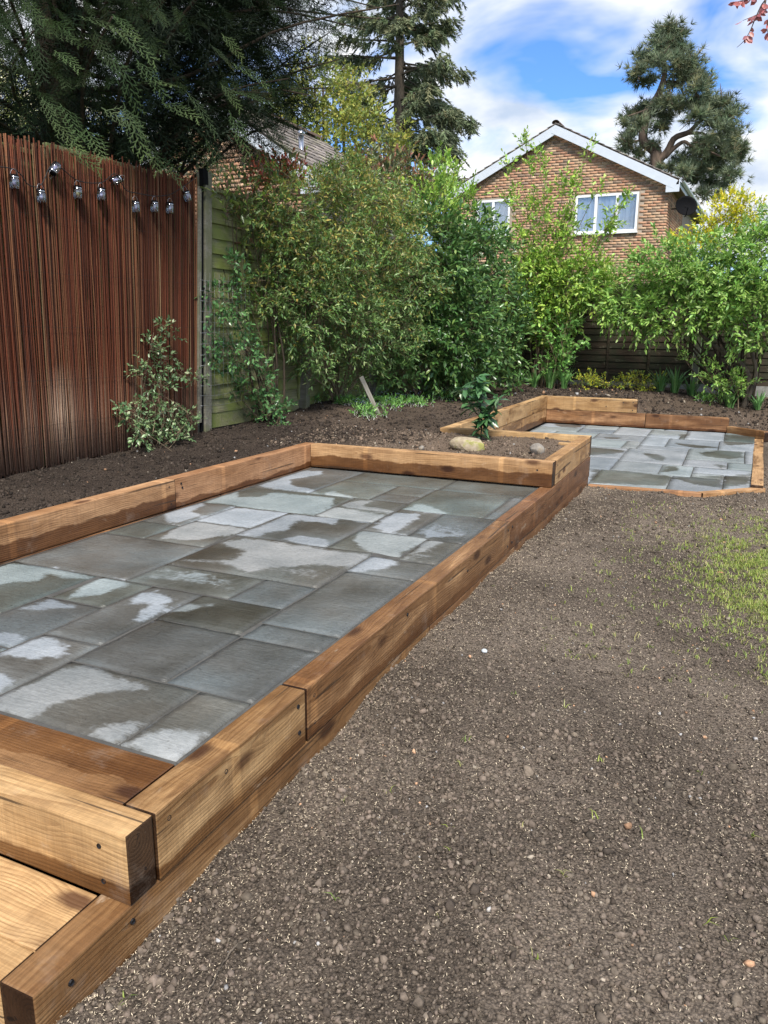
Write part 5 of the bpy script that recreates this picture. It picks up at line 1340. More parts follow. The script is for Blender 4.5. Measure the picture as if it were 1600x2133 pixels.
YG = ([(0.125, 0.145, 0.030), (0.16, 0.165, 0.032), (0.085, 0.115, 0.028), (0.20, 0.185, 0.045)], [4, 3, 3, 2])
def far_tree(name, label, base, cl, dens, leaf, cols, seed, SL=0.45, K=9):
    shrub(name, label, 'tree', base, cl, dens, SL, K, leaf, 0.65, cols, 'leaf', 'kite', None, 1.1, 0.1, None, 10, 0.12, seed, 0.8, 0.3, 0.2, 'twig_dark')
c_ = lambda a, b, y: on_y((a, b), y)
far_tree('deciduous_tree', 'yellow-green spring tree between the conifer and the spruce', (-12.6, 24.0, 0), [(c_(600, 215, 24), 1.0), (c_(660, 190, 24), 1.2), (c_(700, 270, 24), 1.3), (c_(630, 270, 24), 1.1), (c_(760, 300, 24), 1.2), (c_(560, 250, 25), 1.0), (c_(720, 200, 25), 0.9), (c_(800, 330, 24), 1.0)], 120, 0.15, YG, 61)
far_tree('blossom_tree', 'pale blossoming tree showing between the reed screen and the conifer', (-12.0, 9.3, 0), [(c_(20, 265, 9.5), 0.8), (c_(90, 280, 9.5), 0.7), (c_(150, 300, 9.8), 0.6), (c_(230, 310, 10), 0.6), (c_(-60, 260, 9.5), 0.9), (c_(380, 330, 10.5), 0.5)], 420, 0.09, ([(0.45, 0.43, 0.33), (0.30, 0.33, 0.15), (0.52, 0.48, 0.40), (0.22, 0.27, 0.09)], [3, 3, 2, 3]), 62, 0.3, 8)

# ---- shrubs and climbers along the side fence
X = lambda a, b, x: on_x((a, b), x)
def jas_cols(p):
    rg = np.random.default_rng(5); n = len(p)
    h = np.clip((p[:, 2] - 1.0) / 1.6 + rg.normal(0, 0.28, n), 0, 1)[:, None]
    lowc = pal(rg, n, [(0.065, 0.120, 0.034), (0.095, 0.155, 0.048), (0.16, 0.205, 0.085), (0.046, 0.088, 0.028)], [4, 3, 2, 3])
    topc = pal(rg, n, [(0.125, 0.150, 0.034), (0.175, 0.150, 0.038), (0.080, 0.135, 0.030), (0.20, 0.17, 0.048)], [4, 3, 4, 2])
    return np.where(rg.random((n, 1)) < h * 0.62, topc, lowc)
jb = gb(-4.7, 8.9)
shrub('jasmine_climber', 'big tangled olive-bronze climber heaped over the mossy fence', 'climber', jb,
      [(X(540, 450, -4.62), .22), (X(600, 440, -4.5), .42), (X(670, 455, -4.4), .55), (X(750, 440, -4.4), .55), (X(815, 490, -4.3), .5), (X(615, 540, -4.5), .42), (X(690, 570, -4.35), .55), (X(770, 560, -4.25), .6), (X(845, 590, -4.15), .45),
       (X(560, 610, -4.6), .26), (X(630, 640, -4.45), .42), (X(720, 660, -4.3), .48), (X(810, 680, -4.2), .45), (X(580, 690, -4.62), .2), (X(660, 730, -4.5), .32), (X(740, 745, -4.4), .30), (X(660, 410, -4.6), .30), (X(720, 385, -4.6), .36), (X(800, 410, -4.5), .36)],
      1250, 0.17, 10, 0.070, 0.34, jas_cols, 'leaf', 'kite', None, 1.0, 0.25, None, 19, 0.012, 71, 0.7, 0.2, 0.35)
shrub('evergreen_climber', 'leafy green climber trailing down the fence right of the grey post', 'climber', gb(-4.68, 7.15),
      [(X(455, 620, -4.72), .16), (X(470, 680, -4.70), .20), (X(500, 735, -4.68), .20), (X(455, 730, -4.72), .15), (X(530, 790, -4.64), .18), (X(560, 850, -4.55), .16), (X(490, 560, -4.74), .12), (X(580, 880, -4.45), .09)],
      1500, 0.13, 7, 0.062, 0.5, ([(0.045, 0.105, 0.036), (0.065, 0.135, 0.045), (0.035, 0.080, 0.032)], [3, 3, 2]), 'leaf_gloss', 'oval', None, 1.0, 0.2, None, 8, 0.008, 72, 0.7, 0.1)
shrub('photinia_shrub', 'sparse woody shrub with bronze leaves standing above the fence by the post', 'shrub', gb(-4.66, 7.3),
      [(X(470, 400, -4.75), .22), (X(520, 385, -4.75), .24), (X(560, 430, -4.7), .25), (X(500, 470, -4.72), .22), (X(600, 380, -4.75), .24), (X(540, 520, -4.7), .2)],
      420, 0.16, 6, 0.078, 0.42, ([(0.060, 0.085, 0.032), (0.10, 0.13, 0.035), (0.11, 0.060, 0.040), (0.14, 0.21, 0.04)], [4, 3, 2, 2]), 'leaf_gloss', 'oval', None, 0.8, 0.05, None, 10, 0.012, 73, 0.6, 0.9, 0.2, 'twig_dark')
shrub('photinia_shrub', 'shrub tipped with bright red leaves in front of the left house', 'shrub', (-5.05, 7.6, 0),
      [(X(530, 390, -4.98), .16), (X(575, 372, -4.98), .20), (X(605, 375, -4.98), .18)], 900, 0.15, 6, 0.09, 0.42, ([(0.34, 0.060, 0.045), (0.42, 0.10, 0.07), (0.20, 0.06, 0.04), (0.16, 0.17, 0.05)], [4, 3, 2, 2]), 'leaf_gloss', 'oval', None, 0.7, 0.1, None, 6, 0.014, 74, 0.6, 0.9, 0.2)
shrub('photinia_shrub', 'tall shrub with bronze-red young leaves behind the olive climber', 'shrub', (-5.4, 11.0, 0),
      [(X(740, 385, -5.2), .32), (X(800, 365, -5.2), .36), (X(855, 375, -5.1), .36), (X(830, 400, -5.0), .45), (X(890, 420, -5.0), .4), (X(770, 400, -5.1), .4)],
      560, 0.24, 8, 0.115, 0.36, ([(0.070, 0.085, 0.040), (0.10, 0.10, 0.040), (0.13, 0.075, 0.045), (0.055, 0.075, 0.035)], [4, 3, 2, 3]), 'leaf_gloss', 'oval', ((0.19, 0.085, 0.06), 0.45), 0.8, 0.05, None, 10, 0.018, 75, 0.6, 0.9, 0.3)
shrub('laurel_shrub', 'bright yellow-green shrub top rising left of the gabled house', 'shrub', gb(-4.45, 12.3),
      [(X(900, 400, -4.3), .32), (X(925, 360, -4.3), .24), (X(950, 420, -4.3), .32), (X(905, 440, -4.2), .35), (X(965, 470, -4.2), .3)],
      650, 0.20, 8, 0.085, 0.45, ([(0.13, 0.22, 0.038), (0.17, 0.26, 0.045), (0.09, 0.16, 0.035)], [3, 3, 2]), 'leaf', 'oval', ((0.25, 0.30, 0.06), 0.3), 0.8, 0.05, None, 8, 0.02, 76, 0.6, 0.9, 0.3)
shrub('laurel_shrub', 'large dark glossy evergreen shrub filling the far left corner', 'shrub', gb(-4.2, 12.3),
      [(X(900, 500, -4.1), .45), (X(955, 540, -4.0), .55), (X(905, 590, -4.0), .5), (X(1000, 590, -3.9), .55), (X(950, 650, -3.8), .55), (X(1035, 640, -3.8), .5), (X(1000, 700, -3.7), .5), (X(930, 710, -3.9), .45), (X(1050, 710, -3.7), .45), (X(880, 690, -4.1), .42), (X(980, 480, -4.1), .4), (X(1020, 530, -4.0), .42), (X(960, 760, -3.8), .38), (X(1040, 770, -3.6), .35)],
      700, 0.24, 8, 0.120, 0.42, ([(0.030, 0.070, 0.020), (0.046, 0.095, 0.026), (0.068, 0.122, 0.034), (0.105, 0.155, 0.045)], [4, 4, 2, 1]), 'leaf_gloss', 'oval', None, 0.95, 0.25, None, 12, 0.025, 77, 0.8, 0.2, 0.4, 'twig_dark')
shrub('viburnum_shrub', 'low leafy shrub with mid-green pointed leaves right of the leaning stake', 'shrub', gb(-4.35, 10.6),
      [(X(850, 740, -4.25), .34), (X(900, 770, -4.15), .34), (X(820, 770, -4.35), .26), (X(870, 690, -4.25), .3), (X(920, 800, -4.0), .26), (X(960, 800, -3.85), .28)],
      800, 0.18, 8, 0.082, 0.45, ([(0.050, 0.105, 0.034), (0.075, 0.14, 0.045), (0.10, 0.17, 0.05)], [3, 3, 2]), 'leaf', 'oval', None, 0.95, 0.2, None, 8, 0.014, 78, 0.8, 0.2)
shrub('star_jasmine', 'variegated small-leaved climber growing up the right part of the reed screen', 'climber', gb(-4.66, 5.25),
      [(X(345, 690, -4.72), (.05, .10, .10)), (X(318, 720, -4.71), (.06, .12, .11)), (X(300, 765, -4.70), (.06, .10, .12)), (X(345, 755, -4.71), (.06, .10, .08)), (X(380, 775, -4.71), (.05, .10, .08)), (X(335, 800, -4.69), (.07, .11, .10)),
       (X(320, 840, -4.68), (.07, .13, .10)), (X(280, 860, -4.67), (.09, .15, .11)), (X(345, 870, -4.66), (.09, .13, .11)), (X(300, 905, -4.62), (.10, .14, .12)), (X(350, 905, -4.62), (.09, .12, .09)), (X(395, 870, -4.68), (.06, .12, .09)), (X(385, 900, -4.64), (.07, .14, .07)), (X(410, 790, -4.71), (.04, .08, .05))],
      2500, 0.080, 6, 0.046, 0.5, ([(0.085, 0.135, 0.060), (0.12, 0.175, 0.085), (0.055, 0.105, 0.042), (0.21, 0.25, 0.15)], [4, 3, 3, 1]), 'leaf_gloss', 'oval', None, 1.0, 0.1, None, 12, 0.006, 79, 0.7, 0.3, 0.2)
# ---- shrubs in front of the rear fence
Yp = lambda a, b, y: on_y((a, b), y)
def stem_shrub(name, label, base, tops, n_leaf, leafL, aspect, cols, seed, start=0.35, mat_='leaf', tip=None, SL=0.2, K=7, r0=0.014, extra=()):
    rg = np.random.default_rng(seed); t = thing(name, label, 'shrub', None, base); ac, tw = Acc(), Acc(); base = np.asarray(base, float)
    for c in tops:
        b = base + np.array([rg.normal(0, .10), rg.normal(0, .08), -0.05]); c = np.asarray(c) + rg.normal(0, 0.04, 3)
        m = b * 0.5 + c * 0.5 + np.array([(c[0] - b[0]) * -0.16, 0, 0.12]) + rg.normal(0, .05, 3)
        pts = spline([b, m, c], 24); tw.add(*tube(pts, np.linspace(r0, 0.003, 24), 5))
        q = start + (1 - start) * rg.random(n_leaf); i = np.clip((q * 23).astype(int), 0, 22)
        p = pts[i] + rg.normal(0, 0.05, (n_leaf, 3)); d = norm(pts[np.minimum(i + 1, 23)] - pts[i]) * 0.7 + 0.75 * rg.normal(size=(n_leaf, 3)) + UP * 0.25
        sprigs(ac, tw, rg, p, d, SL, K, leafL, aspect, cols, 'oval', 0.9, 0.1, 0.9, tip)
    for c, r, n in extra:
        p, d = clump(rg, c, r, n, 0.3, seed); sprigs(ac, tw, rg, p, d * 0.8 + UP * 0.3 + 0.5 * rg.normal(size=(n, 3)), SL, K, leafL, aspect, cols, 'oval', 0.9, 0.2, 0.9, tip)
    o = ac.build('crown', M[mat_], t, False, base); o.location = (0, 0, 0)
    o = tw.build('stems', M['twig'], t, False, base); o.location = (0, 0, 0)
LG = ([(0.130, 0.215, 0.034), (0.175, 0.26, 0.042), (0.095, 0.165, 0.032), (0.23, 0.29, 0.060)], [4, 3, 3, 1])
yb = 14.3
tops = [Yp(a, b, yb + dy) for a, b, dy in [(1095, 285, 0), (1120, 300, .1), (1060, 330, -.1), (1045, 400, 0), (1080, 390, .2), (1110, 420, 0), (1130, 350, -.2), (1180, 350, 0), (1195, 370, .1), (1225, 300, 0), (1205, 430, -.2), (1250, 385, .1), (1270, 470, 0), (1150, 440, .2), (1035, 470, 0), (1065, 480, -.2), (1170, 490, 0), (1230, 490, .2), (1290, 430, 0), (1320, 405, .1), (1140, 520, -.2), (1100, 520, 0), (1200, 540, .1), (1260, 540, -.1)]]
stem_shrub('mock_orange_shrub', 'tall airy light-green shrub of thin upright stems in front of the brick gable', gb(-3.35, yb), tops, 46, 0.100, 0.45, LG, 81, 0.30, SL=0.20, tip=((0.24, 0.29, 0.08), 0.3),
           extra=[(Yp(1110, 570, yb), (.5, .4, .35), 150), (Yp(1180, 600, yb), (.5, .4, .4), 150), (Yp(1130, 650, yb), (.5, .4, .4), 110), (Yp(1090, 620, yb), (.35, .35, .4), 90), (Yp(1220, 580, yb), (.45, .4, .35), 140), (Yp(1260, 610, yb), (.4, .4, .3), 90)])
stem_shrub('bramble_shrub', 'thin pale stems with broad leaves at the foot of the tall airy shrub', gb(-3.0, 14.0), [Yp(a, b, 14.0) for a, b in [(1100, 640), (1120, 680), (1140, 640), (1165, 690), (1185, 660), (1205, 720), (1225, 700), (1150, 740), (1200, 680)]], 14, 0.10, 0.6, ([(0.08, 0.17, 0.04), (0.11, 0.21, 0.05), (0.06, 0.13, 0.035)], [3, 3, 2]), 82, 0.25, SL=0.2, K=6, r0=0.009)
DG = ([(0.100, 0.185, 0.038), (0.145, 0.23, 0.050), (0.070, 0.140, 0.032), (0.20, 0.28, 0.085)], [4, 4, 3, 1.5])
PIT = shrub('pittosporum_shrub', 'broad bright green shrub spreading over the rear fence on the right', 'shrub', gb(0.15, 13.75),
      [(Yp(1265, 610, 13.9), .38), (Yp(1320, 600, 13.8), .45), (Yp(1380, 560, 13.8), .5), (Yp(1440, 560, 13.7), .48), (Yp(1500, 550, 13.7), .5), (Yp(1570, 535, 13.6), .5), (Yp(1630, 530, 13.6), .55), (Yp(1340, 650, 13.6), .36), (Yp(1410, 620, 13.5), .48), (Yp(1480, 600, 13.4), .5), (Yp(1550, 600, 13.3), .52), (Yp(1620, 610, 13.3), .5),
       (Yp(1355, 680, 13.6), .18), (Yp(1450, 660, 13.4), .28), (Yp(1510, 665, 13.2), .30), (Yp(1575, 665, 13.1), .32), (Yp(1600, 710, 13.0), .2), (Yp(1300, 645, 13.7), .22), (Yp(1610, 470, 13.7), .25), (Yp(1660, 450, 13.7), .3)],
      560, 0.30, 11, 0.108, 0.38, DG, 'leaf', 'oval', ((0.22, 0.29, 0.11), 0.25), 0.95, 0.26, None, 14, 0.030, 83, 0.8, 0.25, 0.4, 'twig_dark')
tk = Acc(); bb = np.array(gb(0.12, 13.35)); pts = [bb - UP * 0.05, Yp(1560, 790, 13.35), Yp(1535, 750, 13.4), Yp(1495, 725, 13.45), Yp(1455, 690, 13.5), Yp(1430, 640, 13.6)]
tk.add(*tube(spline(np.array(pts), 20), np.linspace(0.05, 0.018, 20), 7))
tk.add(*tube(spline(np.array([bb - UP * 0.05, Yp(1575, 780, 13.3), Yp(1565, 720, 13.3), Yp(1590, 650, 13.4)]), 14), np.linspace(0.04, 0.015, 14), 7))
tk.add(*tube(spline(np.array([Yp(1535, 750, 13.4), Yp(1520, 700, 13.4), Yp(1500, 640, 13.5)]), 10), np.linspace(0.025, 0.010, 10), 6))
o = tk.build('trunk', M['bark'], PIT, True, PIT.location); o.location = (0, 0, 0)
shrub('pittosporum_shrub', 'small green offshoot at the foot of the crooked trunk by the bare post', 'shrub', gb(0.02, 13.3), [(Yp(1510, 790, 13.2), .26), (Yp(1480, 780, 13.2), .18), (Yp(1540, 800, 13.2), .2), (Yp(1440, 745, 13.4), .13)], 800, 0.16, 8, 0.075, 0.4, DG, 'leaf', 'oval', None, 0.9, 0.15, None, 4, 0.012, 84)
shrub('golden_shrub', 'bright golden-yellow shrub behind the rear fence below the satellite dish', 'shrub', (-1.3, 18.6, 0),
      [(Yp(1470, 485, 18.5), .24), (Yp(1500, 450, 18.5), .36), (Yp(1525, 430, 18.5), .34), (Yp(1550, 445, 18.5), .34), (Yp(1450, 510, 18.4), .3), (Yp(1500, 495, 18.4), .42), (Yp(1415, 520, 18.5), .22), (Yp(1400, 505, 18.5), .12), (Yp(1560, 480, 18.5), .3)],
      700, 0.20, 9, 0.075, 0.5, ([(0.31, 0.285, 0.018), (0.36, 0.33, 0.022), (0.22, 0.24, 0.02), (0.14, 0.19, 0.03)], [4, 4, 3, 2]), 'leaf', 'oval', None, 0.9, 0.05, None, 8, 0.025, 85, 0.6, 0.8)
shrub('garden_hedge', 'plain green hedge beyond the rear fence under the brick gable', 'hedge', (-4.3, 17.3, 0), [((-5.5, 17.3, 1.9), (.9, .5, .7)), ((-4.1, 17.3, 1.9), (.9, .5, .7)), ((-2.8, 17.4, 1.8), (.9, .5, .7)), ((-1.5, 17.4, 1.8), (.9, .5, .7)), ((-0.3, 17.4, 1.9), (.9, .5, .7))], 330, 0.25, 8, 0.10, 0.5, DG, 'leaf', 'kite', None, 0.9, 0.1, None, 5, 0.03, 86)

# ---- low planting
def strappy(label, base, n, h, cols, seed, group='strap-leaved clumps in the rear bed', w=0.016):
    rg = np.random.default_rng(seed); t = thing('strap_leaf_plant', label, 'plant', group, base); ac = Acc()
    for i in range(n):
        a = rg.uniform(0, 6.283); L = h * rg.uniform(0.6, 1.2); o_ = rg.uniform(0.15, 0.75); d = np.array([math.cos(a), math.sin(a), 0]); s = np.cross(d, UP) * w * rg.uniform(0.7, 1.2)
        b = np.asarray(base) + d * rg.uniform(0, 0.06); tt = np.linspace(0, 1, 5)
        c = b + np.outer(tt ** 1.6 * o_ * L, d) + np.outer((tt - 0.45 * o_ * tt ** 2.4) * L, UP); wd = np.array([0.8, 1, 0.9, 0.6, 0.02])
        v = np.concatenate([c + s * wd[:, None], c - s * wd[:, None] + UP * 0.002]); f = []
        for k in range(4): f += [(k, k + 1, k + 6), (k, k + 6, k + 5)]
        ac.add(v, np.array(f), pal(rg, 1, *cols)[0])
    o = ac.build('leaves', M['leaf'], t, False, base); o.location = (0, 0, 0)
SG = ([(0.055, 0.125, 0.038), (0.080, 0.160, 0.050), (0.12, 0.20, 0.08)], [3, 3, 1])
for i, (a, b, n, h, lb) in enumerate([(1080, 800, 26, .34, 'strap-leaved clump under the dark evergreen, leftmost in the bed'), (1112, 800, 30, .40, 'strap-leaved clump second from the left below the thin stems'), (1145, 800, 34, .46, 'tall strap-leaved clump third from the left below the thin stems'), (1175, 800, 30, .42, 'strap-leaved clump just left of the golden ground cover'),
                                      (1375, 815, 30, .44, 'strap-leaved clump right of the golden ground cover'), (1405, 818, 34, .48, 'tall strap-leaved clump left of the bare post'), (1440, 825, 24, .36, 'small strap-leaved clump at the foot of the bare post'), (1520, 845, 26, .34, 'strap-leaved clump below the crooked trunk'), (1580, 850, 26, .34, 'strap-leaved clump at the right edge of the rear bed')]):
    y = 13.9 if a < 1450 else 13.2; q = on_y((a, b), y); strappy(lb, gb(q[0], y), n, h, SG, 90 + i)
for i, (a, b, lb) in enumerate([(1225, 780, 'golden low shrub left of its twin below the rear fence'), (1268, 788, 'golden low shrub at the middle of the rear fence foot'), (1315, 792, 'golden low shrub right of its twins below the rear fence'), (1352, 800, 'small golden low shrub next to the tall strap leaves')]):
    q = on_y((a, b), 14.0); g0 = gz(q[0], 14.0)
    shrub('golden_euonymus', lb, 'ground cover', (q[0], 14.0, g0), [((q[0], 14.0, g0 + 0.12), (.24, .22, .15)), ((q[0] + .12, 13.95, g0 + 0.2), (.13, .12, .11))], 1900, 0.09, 7, 0.042, 0.55, ([(0.33, 0.31, 0.03), (0.24, 0.27, 0.035), (0.12, 0.18, 0.035), (0.06, 0.11, 0.03)], [3, 3, 2, 2]), 'leaf', 'oval', None, 0.9, 0.05, 'golden low shrubs', 4, 0.006, 100 + i)
def forget(label, c, r, n, nf, seed):
    rg = np.random.default_rng(seed); g0 = gz(c[0], c[1]); t = thing('forget_me_not', label, 'plant', 'blue flowered clumps', (c[0], c[1], g0)); ac, fl_ = Acc(), Acc()
    p = np.stack([c[0] + rg.normal(0, r * .5, n), c[1] + rg.normal(0, r * .7, n)], 1); p = np.column_stack([p, ground_z(p[:, 0], p[:, 1]) + 0.01])
    d = np.column_stack([rg.normal(0, .6, (n, 2)), np.ones(n)])
    sprigs(ac, ac, rg, p, d, 0.10, 6, 0.07, 0.28, ([(0.075, 0.17, 0.04), (0.11, 0.22, 0.05), (0.055, 0.125, 0.035)], [3, 3, 2]), 'kite', 0.9, 0.1)
    q = p[rg.integers(0, n, nf)] + np.column_stack([rg.normal(0, .03, (nf, 2)), rg.uniform(0.10, 0.20, nf)])
    for a in range(5):
        th = a * 1.2566; dd = np.tile([math.cos(th), math.sin(th), 0.15], (nf, 1)); put_leaves(fl_, rg, q, dd, np.tile(UP, (nf, 1)), np.full(nf, 0.011), np.full(nf, 0.009), pal(rg, nf, [(0.28, 0.36, 0.72), (0.38, 0.45, 0.75)]), 'kite')
    o = ac.build('leaves', M['leaf'], t, False, t.location); o.location = (0, 0, 0)
    if nf: o = fl_.build('flowers', M['petal'], t, False, t.location); o.location = (0, 0, 0); o['kind'] = 'stuff'
for i, (a, b, r, n, nf, lb) in enumerate([(730, 848, .20, 60, 14, 'grassy clump with small blue flowers left of the leaning stake'), (765, 862, .16, 60, 30, 'bright green clump with blue flowers at the foot of the leaning stake'), (810, 845, .22, 70, 40, 'blue-flowered clump just right of the leaning stake'), (860, 838, .22, 60, 12, 'green ground cover right of the blue flowers'), (920, 826, .25, 60, 6, 'green ground cover under the dark evergreen'), (985, 815, .25, 60, 4, 'green ground cover behind the planter sapling'), (640, 850, .16, 36, 4, 'low green leaves at the fence foot left of the stake')]):
    q = on_z((a, b), 0.22); forget(lb, q, r, n, nf, 120 + i)
q = on_y((1480, 815), 13.5); forget('pale blue flowers by the foot of the bare post', q, .2, 50, 26, 130)

# ---- leaning stake
a_, b_ = np.array(X(783, 852, -4.02)), np.array(X(752, 785, -4.14)); L_ = np.linalg.norm(b_ - a_) + 0.12
M['stake'] = fence_wood('stake_pale', (0.22, 0.20, 0.16), (0.40, 0.37, 0.31), None)
stk = link('wooden_stake', box_mesh('wooden_stake', (L_, 0.022, 0.055), 0.004), M['stake'], None)
dv = Vector(b_ - a_).normalized(); stk.rotation_euler = dv.to_track_quat('X', 'Z').to_euler(); stk.location = (a_ + b_) / 2 - np.array(dv) * 0.06
tag(stk, 'pale weathered board leaning on the fence above the blue flowers', 'stake')

# ---- planter: sapling, stones
sb = on_z((1002, 912), 0.16); sb[2] = gz(sb[0], sb[1])
sap = thing('laurel_sapling', 'young glossy-leaved sapling standing in the soil of the planter', 'sapling', None, sb)
rg = np.random.default_rng(140); ac, tw = Acc(), Acc()
st = spline([sb - UP * 0.05, sb + np.array([0.0, 0, 0.2]), sb + np.array([-0.03, 0.0, 0.42]), sb + np.array([-0.05, 0, 0.62])], 14)
tw.add(*tube(st, np.linspace(0.009, 0.004, 14), 6))
st2 = spline([sb + UP * 0.14, sb + np.array([0.09, -0.02, 0.28]), sb + np.array([0.17, -0.02, 0.42])], 10); tw.add(*tube(st2, np.linspace(0.006, 0.003, 10), 6))
st3 = spline([sb + UP * 0.2, sb + np.array([-0.12, 0.02, 0.34]), sb + np.array([-0.20, 0.0, 0.50])], 10); tw.add(*tube(st3, np.linspace(0.006, 0.003, 10), 6))
for s_, k in ((st, 80), (st2, 40), (st3, 44)):
    i = rg.integers(2, len(s_), k); p = s_[i] + rg.normal(0, .008, (k, 3)); th = rg.uniform(0, 6.28, k)
    d = np.column_stack([np.cos(th), np.sin(th), rg.normal(-0.15, 0.6, k)])
    L = rg.uniform(0.09, 0.17, k)
    put_leaves(ac, rg, p, d, norm(np.array([0, -0.15, 1.0]) + 0.45 * rg.normal(size=(k, 3))), L, L * 0.42, pal(rg, k, [(0.030, 0.075, 0.030), (0.045, 0.10, 0.040), (0.07, 0.12, 0.06)], [4, 3, 1]), 'oval')
o = ac.build('leaves', M['leaf_gloss'], sap, False, sb); o.location = (0, 0, 0)
o = tw.build('stem', M['twig_dark'], sap, False, sb); o.location = (0, 0, 0)
def rock_mat(name, c1_, c2_, moss):
    m, g = mat(name); p = g.obj(); f = g.noise(p, 14, 6, 0.65)
    c = g.ramp(f, [(0.3, c1_), (0.7, c2_)])
    c = g.mix(g.ss(0.52, 0.66, g.noise(p, 9, 4, 0.6)), c, (*moss, 1)); g.out(c, 0.9, g.bump(f, 0.7, 0.01), spec=0.2); return m
M['rock_tan'] = rock_mat('rock_tan', (0.22, 0.17, 0.11), (0.46, 0.39, 0.28), (0.26, 0.25, 0.08))
M['rock_grey'] = rock_mat('rock_grey', (0.13, 0.115, 0.10), (0.33, 0.30, 0.26), (0.24, 0.20, 0.15))
def rock(label, loc, size, seed, m, name='rock', rz=0.0, sub=3):
    bm = bmesh.new(); bmesh.ops.create_icosphere(bm, subdivisions=sub, radius=1.0); rg = np.random.default_rng(seed)
    planes = [(Vector(norm(rg.normal(size=3))), rg.uniform(0.62, 0.85)) for _ in range(9)]
    for v in bm.verts:
        for n_, d_ in planes:
            e = v.co.dot(n_) - d_
            if e > 0: v.co -= n_ * e * 0.9
        s = 0.05 * (vnoise(np.array([v.co.x * 4 + seed]), np.array([v.co.y * 4 + v.co.z * 3]), seed)[0] - 0.5); v.co *= 1 + s
        v.co = Vector((v.co.x * size[0], v.co.y * size[1], v.co.z * size[2]))
    for f in bm.faces: f.smooth = False
    me = bpy.data.meshes.new(name); bm.to_mesh(me); bm.free()
    o = link(name, me, m, None, loc); o.rotation_euler = (0, 0, rz); return tag(o, label, 'stone')
q = on_z((967, 938), 0.16); rock('long tan boulder lying in front of the sapling in the planter', (q[0], q[1] + 0.10, gz(q[0], q[1]) + 0.045), (0.185, 0.11, 0.085), 3, M['rock_tan'], 'boulder', -0.15)
q = on_z((1115, 946), 0.16); rock('small grey angular stone near the corner of the planter', (q[0], q[1] + 0.05, gz(q[0], q[1]) + 0.035), (0.07, 0.06, 0.065), 8, M['rock_grey'], 'stone', 0.3)
q = on_z((878, 937), 0.16); rock('dark round lump of soil at the left end of the planter front', (q[0], q[1], gz(q[0], q[1]) + 0.015), (0.03, 0.03, 0.026), 11, M['rock_grey'], 'stone', 0, 2)
q = on_z((1009, 1369), -0.26); rock('smooth pale grey pebble alone on the bare soil beside the long wall', (q[0], q[1], gz(q[0], q[1]) + 0.010), (0.016, 0.013, 0.011), 14, simple('pebble_pale', (0.42, 0.45, 0.47), 0.6), 'pebble', 0, 2)
q = on_z((1188, 921), 0.17); off = link('timber_offcut', box_mesh('timber_offcut', (0.15, 0.07, 0.03), 0.003), M['wood'], None, (q[0] - 0.02, q[1] - 0.06, gz(q[0], q[1]) + 0.025)); off.color = (0, 0, 0.2, 1); off.rotation_euler = (0, 0, 0.1); tag(off, 'pale offcut of timber in the back corner of the planter', 'offcut')
# ---- twig, dead leaf and blades on the lawn soil
pt = [on_z(p, -0.325) for p in [(517, 1958), (492, 1975), (475, 1998), (462, 2020), (447, 2050), (432, 2080), (402, 2133)]]
for p in pt: p[2] = gz(p[0], p[1]) + 0.008
ac = Acc(); ac.add(*tube(spline(np.array(pt), 30) + np.random.default_rng(2).normal(0, 0.0012, (30, 3)), np.linspace(0.0035, 0.0012, 30), 6)); tag(ac.build('fallen_twig', M['bark'], None, True), 'crooked grey twig lying on the soil near the lower step', 'twig')
def dead_leaf(label, p, L, c, z, seed):
    q = on_z(p, z); rg = np.random.default_rng(seed); ac = Acc(); q[2] = gz(q[0], q[1]) + 0.012
    a = rg.uniform(0, 6.28); put_leaves(ac, rg, q[None], np.array([[math.cos(a), math.sin(a), 0.1]]), np.array([[0.2, -0.2, 1.0]]), np.array([L]), np.array([L * 0.5]), np.array([c]), 'oval')
    tag(ac.build('fallen_leaf', M['leaf']), label, 'leaf')
dead_leaf('reddish dead leaf lying in the thin grass patch', (1508, 1197), 0.045, (0.30, 0.12, 0.09), -0.29, 1)
dead_leaf('small tan leaf on the wet patio near the back sleeper', (728, 1003), 0.05, (0.42, 0.24, 0.12), 0.0, 2)
# ---- thin new grass
rg = np.random.default_rng(150); n = 80000
x = rg.uniform(-0.75, 1.5, n); y = rg.uniform(3.3, 7.2, n)
cxg, cyg = 0.45, 5.3
den = np.exp(-(((x - cxg) / 0.46) ** 2 + ((y - cyg) / 1.05) ** 2) * 1.2) * (0.12 + 1.6 * vnoise(x * 8, y * 8, 5) ** 1.6) + 0.010
ok = rg.random(n) < den; x, y = x[ok], y[ok]
n2_ = 50; x = np.concatenate([x, rg.uniform(-1.2, 0.9, n2_)]); y = np.concatenate([y, rg.uniform(0.9, 4.5, n2_)])
x2 = rg.normal(-0.78, 0.10, 36); y2 = rg.normal(1.02, 0.05, 36); x = np.concatenate([x, x2]); y = np.concatenate([y, y2])
z, b, p, t_ = ground_z(x, y, True); ok = (t_ < 0.02) & (b < 0.3); x, y, z = x[ok], y[ok], z[ok]; n = len(x)
k = rg.integers(2, 5, n); idx = np.repeat(np.arange(n), k); m_ = len(idx)
a = rg.uniform(0, 6.283, m_); L = rg.uniform(0.010, 0.036, m_); o_ = rg.uniform(0.3, 1.5, m_)
d = np.stack([np.cos(a), np.sin(a), 0 * a], 1); s = np.stack([-np.sin(a), np.cos(a), 0 * a], 1) * 0.0013 * rg.uniform(0.8, 1.6, (m_, 1))
b0 = np.stack([x[idx] + rg.normal(0, .006, m_), y[idx] + rg.normal(0, .006, m_), z[idx]], 1)
mid = b0 + d * (L * o_ * 0.35)[:, None] + UP * (L * 0.6)[:, None]; tip = b0 + d * (L * o_)[:, None] + UP * (L * (1.05 - 0.4 * o_))[:, None]
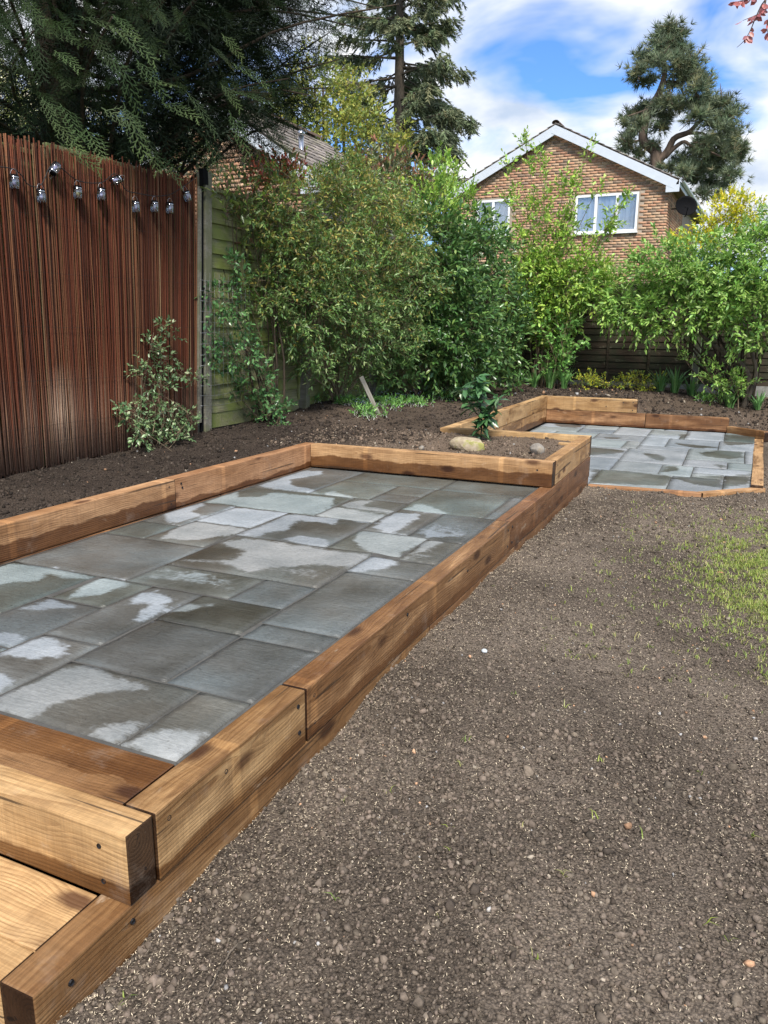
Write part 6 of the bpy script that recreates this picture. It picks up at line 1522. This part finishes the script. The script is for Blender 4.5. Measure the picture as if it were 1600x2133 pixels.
v = np.stack([b0 + s, b0 - s, mid + s * 0.8, mid - s * 0.8, tip], 1).reshape(-1, 3); f = np.array([(0, 1, 3), (0, 3, 2), (2, 3, 4)])[None] + (np.arange(m_) * 5)[:, None, None]
ac = Acc(); ac.add(v, f.reshape(-1, 3), np.repeat(pal(rg, m_, [(0.21, 0.29, 0.05), (0.29, 0.36, 0.07), (0.40, 0.38, 0.16), (0.15, 0.22, 0.045)], [4, 4, 3, 2]), 5, 0))
tag(ac.build('grass', M['grass']), 'thin new grass sprouting in a patch on the bare soil', None, None, 'stuff')
# ---- copper-leaved tree whose twigs reach into the top right corner
cb = thing('copper_beech_tree', 'copper-red leafy twigs dangling into the top right corner', 'tree', None, (3.4, 7.2, -0.25))
rg = np.random.default_rng(160); ac, tw = Acc(), Acc(); B = np.array([3.4, 7.2, -0.3])
tw.add(*tube(spline([B, B + UP * 2, B + UP * 4 + np.array([.1, 0, 0]), B + UP * 7], 14), np.linspace(0.17, 0.05, 14), 8))
K_ = lambda a, b: on_y((1200 + a / 4, b / 4), 6.6)
br = spline([B + UP * 3.2, np.array([2.0, 6.9, 3.9]), np.array([0.9, 6.7, 4.0]), K_(1640, -60)], 14); tw.add(*tube(br, np.linspace(0.05, 0.012, 14), 6))
for pts_ in [[(1640, -60), (1560, 20), (1500, 140), (1450, 260), (1400, 340), (1340, 395)], [(1640, -60), (1500, -10), (1400, 0), (1290, 30)], [(1680, -20), (1620, 120), (1590, 220), (1610, 300)], [(1580, 0), (1560, 90), (1490, 130), (1390, 170)]]:
    s_ = spline(np.array([K_(*p) for p in pts_]), 14); tw.add(*tube(s_, np.linspace(0.006, 0.0015, 14), 4)); k = 13
    i = rg.integers(3, 14, k); p = s_[i]; d = rg.normal(size=(k, 3)) * np.array([1, .6, .4]) - UP * 0.7; L = rg.uniform(0.035, 0.06, k)
    put_leaves(ac, rg, p, d, norm(np.array([0.2, -1, 0.3]) + 0.5 * rg.normal(size=(k, 3))), L, L * 0.62, pal(rg, k, [(0.20, 0.065, 0.065), (0.26, 0.095, 0.085), (0.15, 0.055, 0.06)]), 'oval')
for i in range(240):
    a = rg.uniform(0, 6.28); R_ = 2.2 * rg.random() ** 0.5; p = B + np.array([R_ * math.cos(a) + 0.4, R_ * math.sin(a), rg.uniform(3.6, 7.5)])
    if p[0] < 1.4: continue
    sprigs(ac, tw, rg, p[None], (p - B - UP * 4)[None], 0.35, 9, 0.06, 0.6, ([(0.20, 0.065, 0.065), (0.15, 0.055, 0.06)], [1, 1]), 'oval')
o = ac.build('crown', M['leaf'], cb, False, cb.location); o.location = (0, 0, 0)
o = tw.build('trunk', M['bark'], cb, False, cb.location); o.location = (0, 0, 0)
